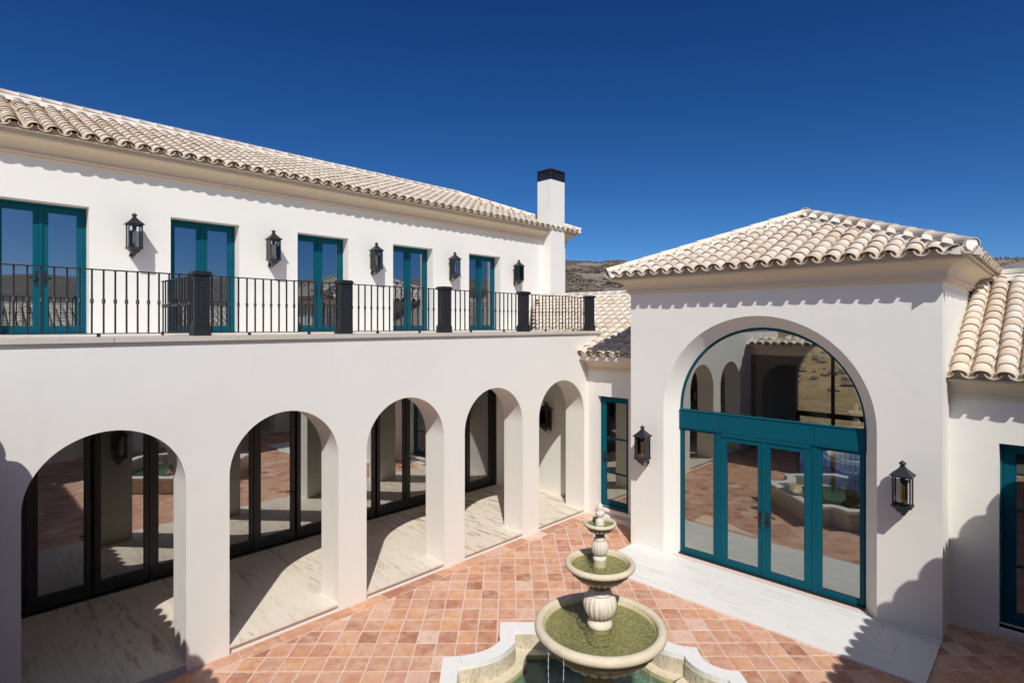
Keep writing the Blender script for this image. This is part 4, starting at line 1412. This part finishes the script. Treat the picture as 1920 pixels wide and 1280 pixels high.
ring_part('basin_wall', outw, inB, -.05, .388, M_pit)
ring_part('basin_step', off_loop(outline, .20), inC, -.05, .19, M_fst)
bm = bmesh.new(); fill(bm, [[L2W(p, .03) for p in off_loop(outline, .30)]])
obj('basin_floor', bm, M_pool, fountain, fb)
bm = bmesh.new(); fill(bm, [[L2W(p, .135) for p in off_loop(outline, .345)]])
obj('basin_water', bm, M_poolw, fountain, fb)
# algae band along the water line of the step
bm = bmesh.new()
lpA, lpB = off_loop(outline, .3605), off_loop(outline, .3625)
strip(bm, [L2W(p, .185) for p in lpA], [L2W(p, .09) for p in lpB])
obj('algae_band', bm, M_falg, fountain, fb)

def ftier(name, prof, mat, n=64, mod=None, sm=True, parent=None):
    bm = bmesh.new(); lathe(bm, prof, n, (fx, fy), mod)
    return obj(name, bm, mat, parent or fountain, fb, smooth=sm)
def bowl(Rr, zr, tube_r, depth, foot, name, water_z, wr, petals):
    # rim torus + inner basin
    prof = []
    for k in range(13):
        t = PI * 1.10 - k / 12 * PI * 1.65
        prof.append((Rr - tube_r + tube_r * math.cos(t), zr - tube_r + tube_r * math.sin(t) * 1.0))
    inner = [(0.02, zr - depth * .62), (Rr * .35, zr - depth * .60), (Rr * .62, zr - depth * .47), (Rr * .78, zr - depth * .30), (Rr - tube_r * 2.0, zr - tube_r * 1.15)]
    rim = ftier(name, inner[-1:] + prof, M_fst, 72)
    ftier('bowl_inside', inner, M_falg, 48, parent=rim)
    und = [(Rr - tube_r * 1.05, zr - tube_r * 1.75), (Rr - tube_r * 1.3, zr - tube_r * 2.2), (Rr * .84, zr - depth * .50), (Rr * .66, zr - depth * .72), (Rr * .42, zr - depth * .90), (foot, zr - depth)]
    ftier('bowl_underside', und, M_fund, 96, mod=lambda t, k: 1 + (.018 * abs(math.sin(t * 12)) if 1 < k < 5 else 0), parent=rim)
    # carved leaf tips round the underside
    bm = bmesh.new()
    rr, zc = Rr * .62, zr - depth * .775
    for i in range(petals):
        t = 2 * PI * i / petals
        c0 = Vector((fx + rr * math.cos(t), fy + rr * math.sin(t), zc))
        rad = Vector((math.cos(t), math.sin(t), 0)); tan = Vector((-math.sin(t), math.cos(t), 0))
        up = (rad * .75 + Vector((0, 0, .62))).normalized(); out = tan.cross(up)
        wv, hv = PI * rr / petals * .98, PI * rr / petals * 1.5
        rings_ = []
        for a in range(7):
            ph = -PI / 2 + PI * a / 6
            rings_.append([c0 + up * hv * math.sin(ph) + (tan * wv * math.cos(b2 * PI / 4) + out * wv * .55 * math.sin(b2 * PI / 4)) * math.cos(ph) for b2 in range(8)])
        for A, B in zip(rings_, rings_[1:]): strip(bm, A, B)
    obj('leaf_band', bm, M_fpale, rim, fb, smooth=True)
    bm = bmesh.new(); 
    ctr = bm.verts.new((fx, fy, water_z)); ring = [bm.verts.new((fx + wr * math.cos(2 * PI * k / 64), fy + wr * math.sin(2 * PI * k / 64), water_z)) for k in range(64)]
    for k in range(64): bm.faces.new((ctr, ring[k], ring[(k + 1) % 64]))
    obj('bowl_water', bm, M_water, rim, fb)
    return rim
flute = lambda m_, a_: (lambda t, k: 1 + a_ * (abs(math.cos(m_ * t / 2)) - .6))
# pedestal under the big bowl
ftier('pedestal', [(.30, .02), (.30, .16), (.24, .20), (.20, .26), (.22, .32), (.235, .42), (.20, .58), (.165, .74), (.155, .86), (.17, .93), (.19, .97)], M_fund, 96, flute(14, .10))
bowl(.733, 1.380, .054, .42, .19, 'large_bowl', 1.300, .612, 26)
ftier('lower_column', [(.128, 1.17), (.128, 1.345), (.135, 1.35)], M_falg)
ftier('column_ring', [(.135, 1.345), (.140, 1.36), (.135, 1.385), (.118, 1.40), (.10, 1.43), (.095, 1.445)], M_fpale)
ftier('melon_bulb', [(.095, 1.44), (.13, 1.455), (.162, 1.50), (.180, 1.56), (.180, 1.62), (.160, 1.67), (.130, 1.695), (.122, 1.70)], M_fpale, 144, lambda t, k: 1 + (.09 * (abs(math.cos(9 * t)) - .62) if 1 <= k <= 5 else 0))
ftier('column_ring', [(.122, 1.695), (.135, 1.705), (.132, 1.72), (.118, 1.73), (.125, 1.742), (.118, 1.755), (.104, 1.765)], M_fpale)
ftier('neck', [(.104, 1.76), (.112, 1.79), (.108, 1.82), (.115, 1.85), (.12, 1.87)], M_fund)
bowl(.393, 2.060, .034, .225, .11, 'middle_bowl', 2.006, .318, 22)
ftier('upper_column', [(.072, 1.95), (.072, 2.075)], M_falg)
ftier('column_ring', [(.072, 2.07), (.078, 2.08), (.076, 2.105), (.066, 2.115), (.055, 2.13)], M_fpale)
ftier('melon_bulb', [(.055, 2.125), (.070, 2.135), (.086, 2.165), (.093, 2.20), (.092, 2.235), (.080, 2.268), (.060, 2.29)], M_fpale, 120, lambda t, k: 1 + (.09 * (abs(math.cos(8 * t)) - .62) if 1 <= k <= 5 else 0))
ftier('column_ring', [(.058, 2.287), (.066, 2.295), (.064, 2.31), (.052, 2.318), (.054, 2.33), (.048, 2.34)], M_fpale)
ftier('neck', [(.048, 2.335), (.052, 2.36), (.054, 2.39), (.06, 2.40)], M_fund)
bowl(.186, 2.498, .021, .115, .058, 'top_bowl', 2.466, .142, 16)
ftier('finial', [(.050, 2.44), (.050, 2.505), (.046, 2.52), (.030, 2.535), (.030, 2.55), (.052, 2.575), (.054, 2.60), (.044, 2.615), (.038, 2.62), (.044, 2.64), (.036, 2.67), (.018, 2.70), (.002, 2.715)], M_fpale, 60,
      lambda t, k: 1 + (.14 * (abs(math.cos(5 * t)) - .6) if 5 <= k <= 11 else 0))
# threads of water falling from the rims
def jet(r, d, z0, z1, rad, lean=(0, 0), wob=.004):
    bm = bmesh.new()
    x, y = RD(r, d); pts, tp = [], []
    m_ = 60
    for k in range(m_ + 1):
        t = k / m_
        pts.append((x + lean[0] * t + rd.gauss(0, wob) * .4, y + lean[1] * t + rd.gauss(0, wob) * .4, z0 + (z1 - z0) * t))
        tp.append(1 - .3 * t + .45 * math.sin(k * 1.7) + rd.uniform(-.3, .3))
    tube(bm, pts, rad, 6, tp)
    obj('water_thread', bm, M_jet, fountain, fb, smooth=True)
jet(.385, 5.92, 1.32, .13, .0042); jet(.53, 5.74, 1.32, .13, .0038); jet(1.44, 5.80, 1.31, .13, .0018)
jet(FR + .03, 5.9, 1.10, .98, .006); jet(.72, 6.60, 1.99, 1.32, .0025)

print('objects', len(bpy.data.objects))
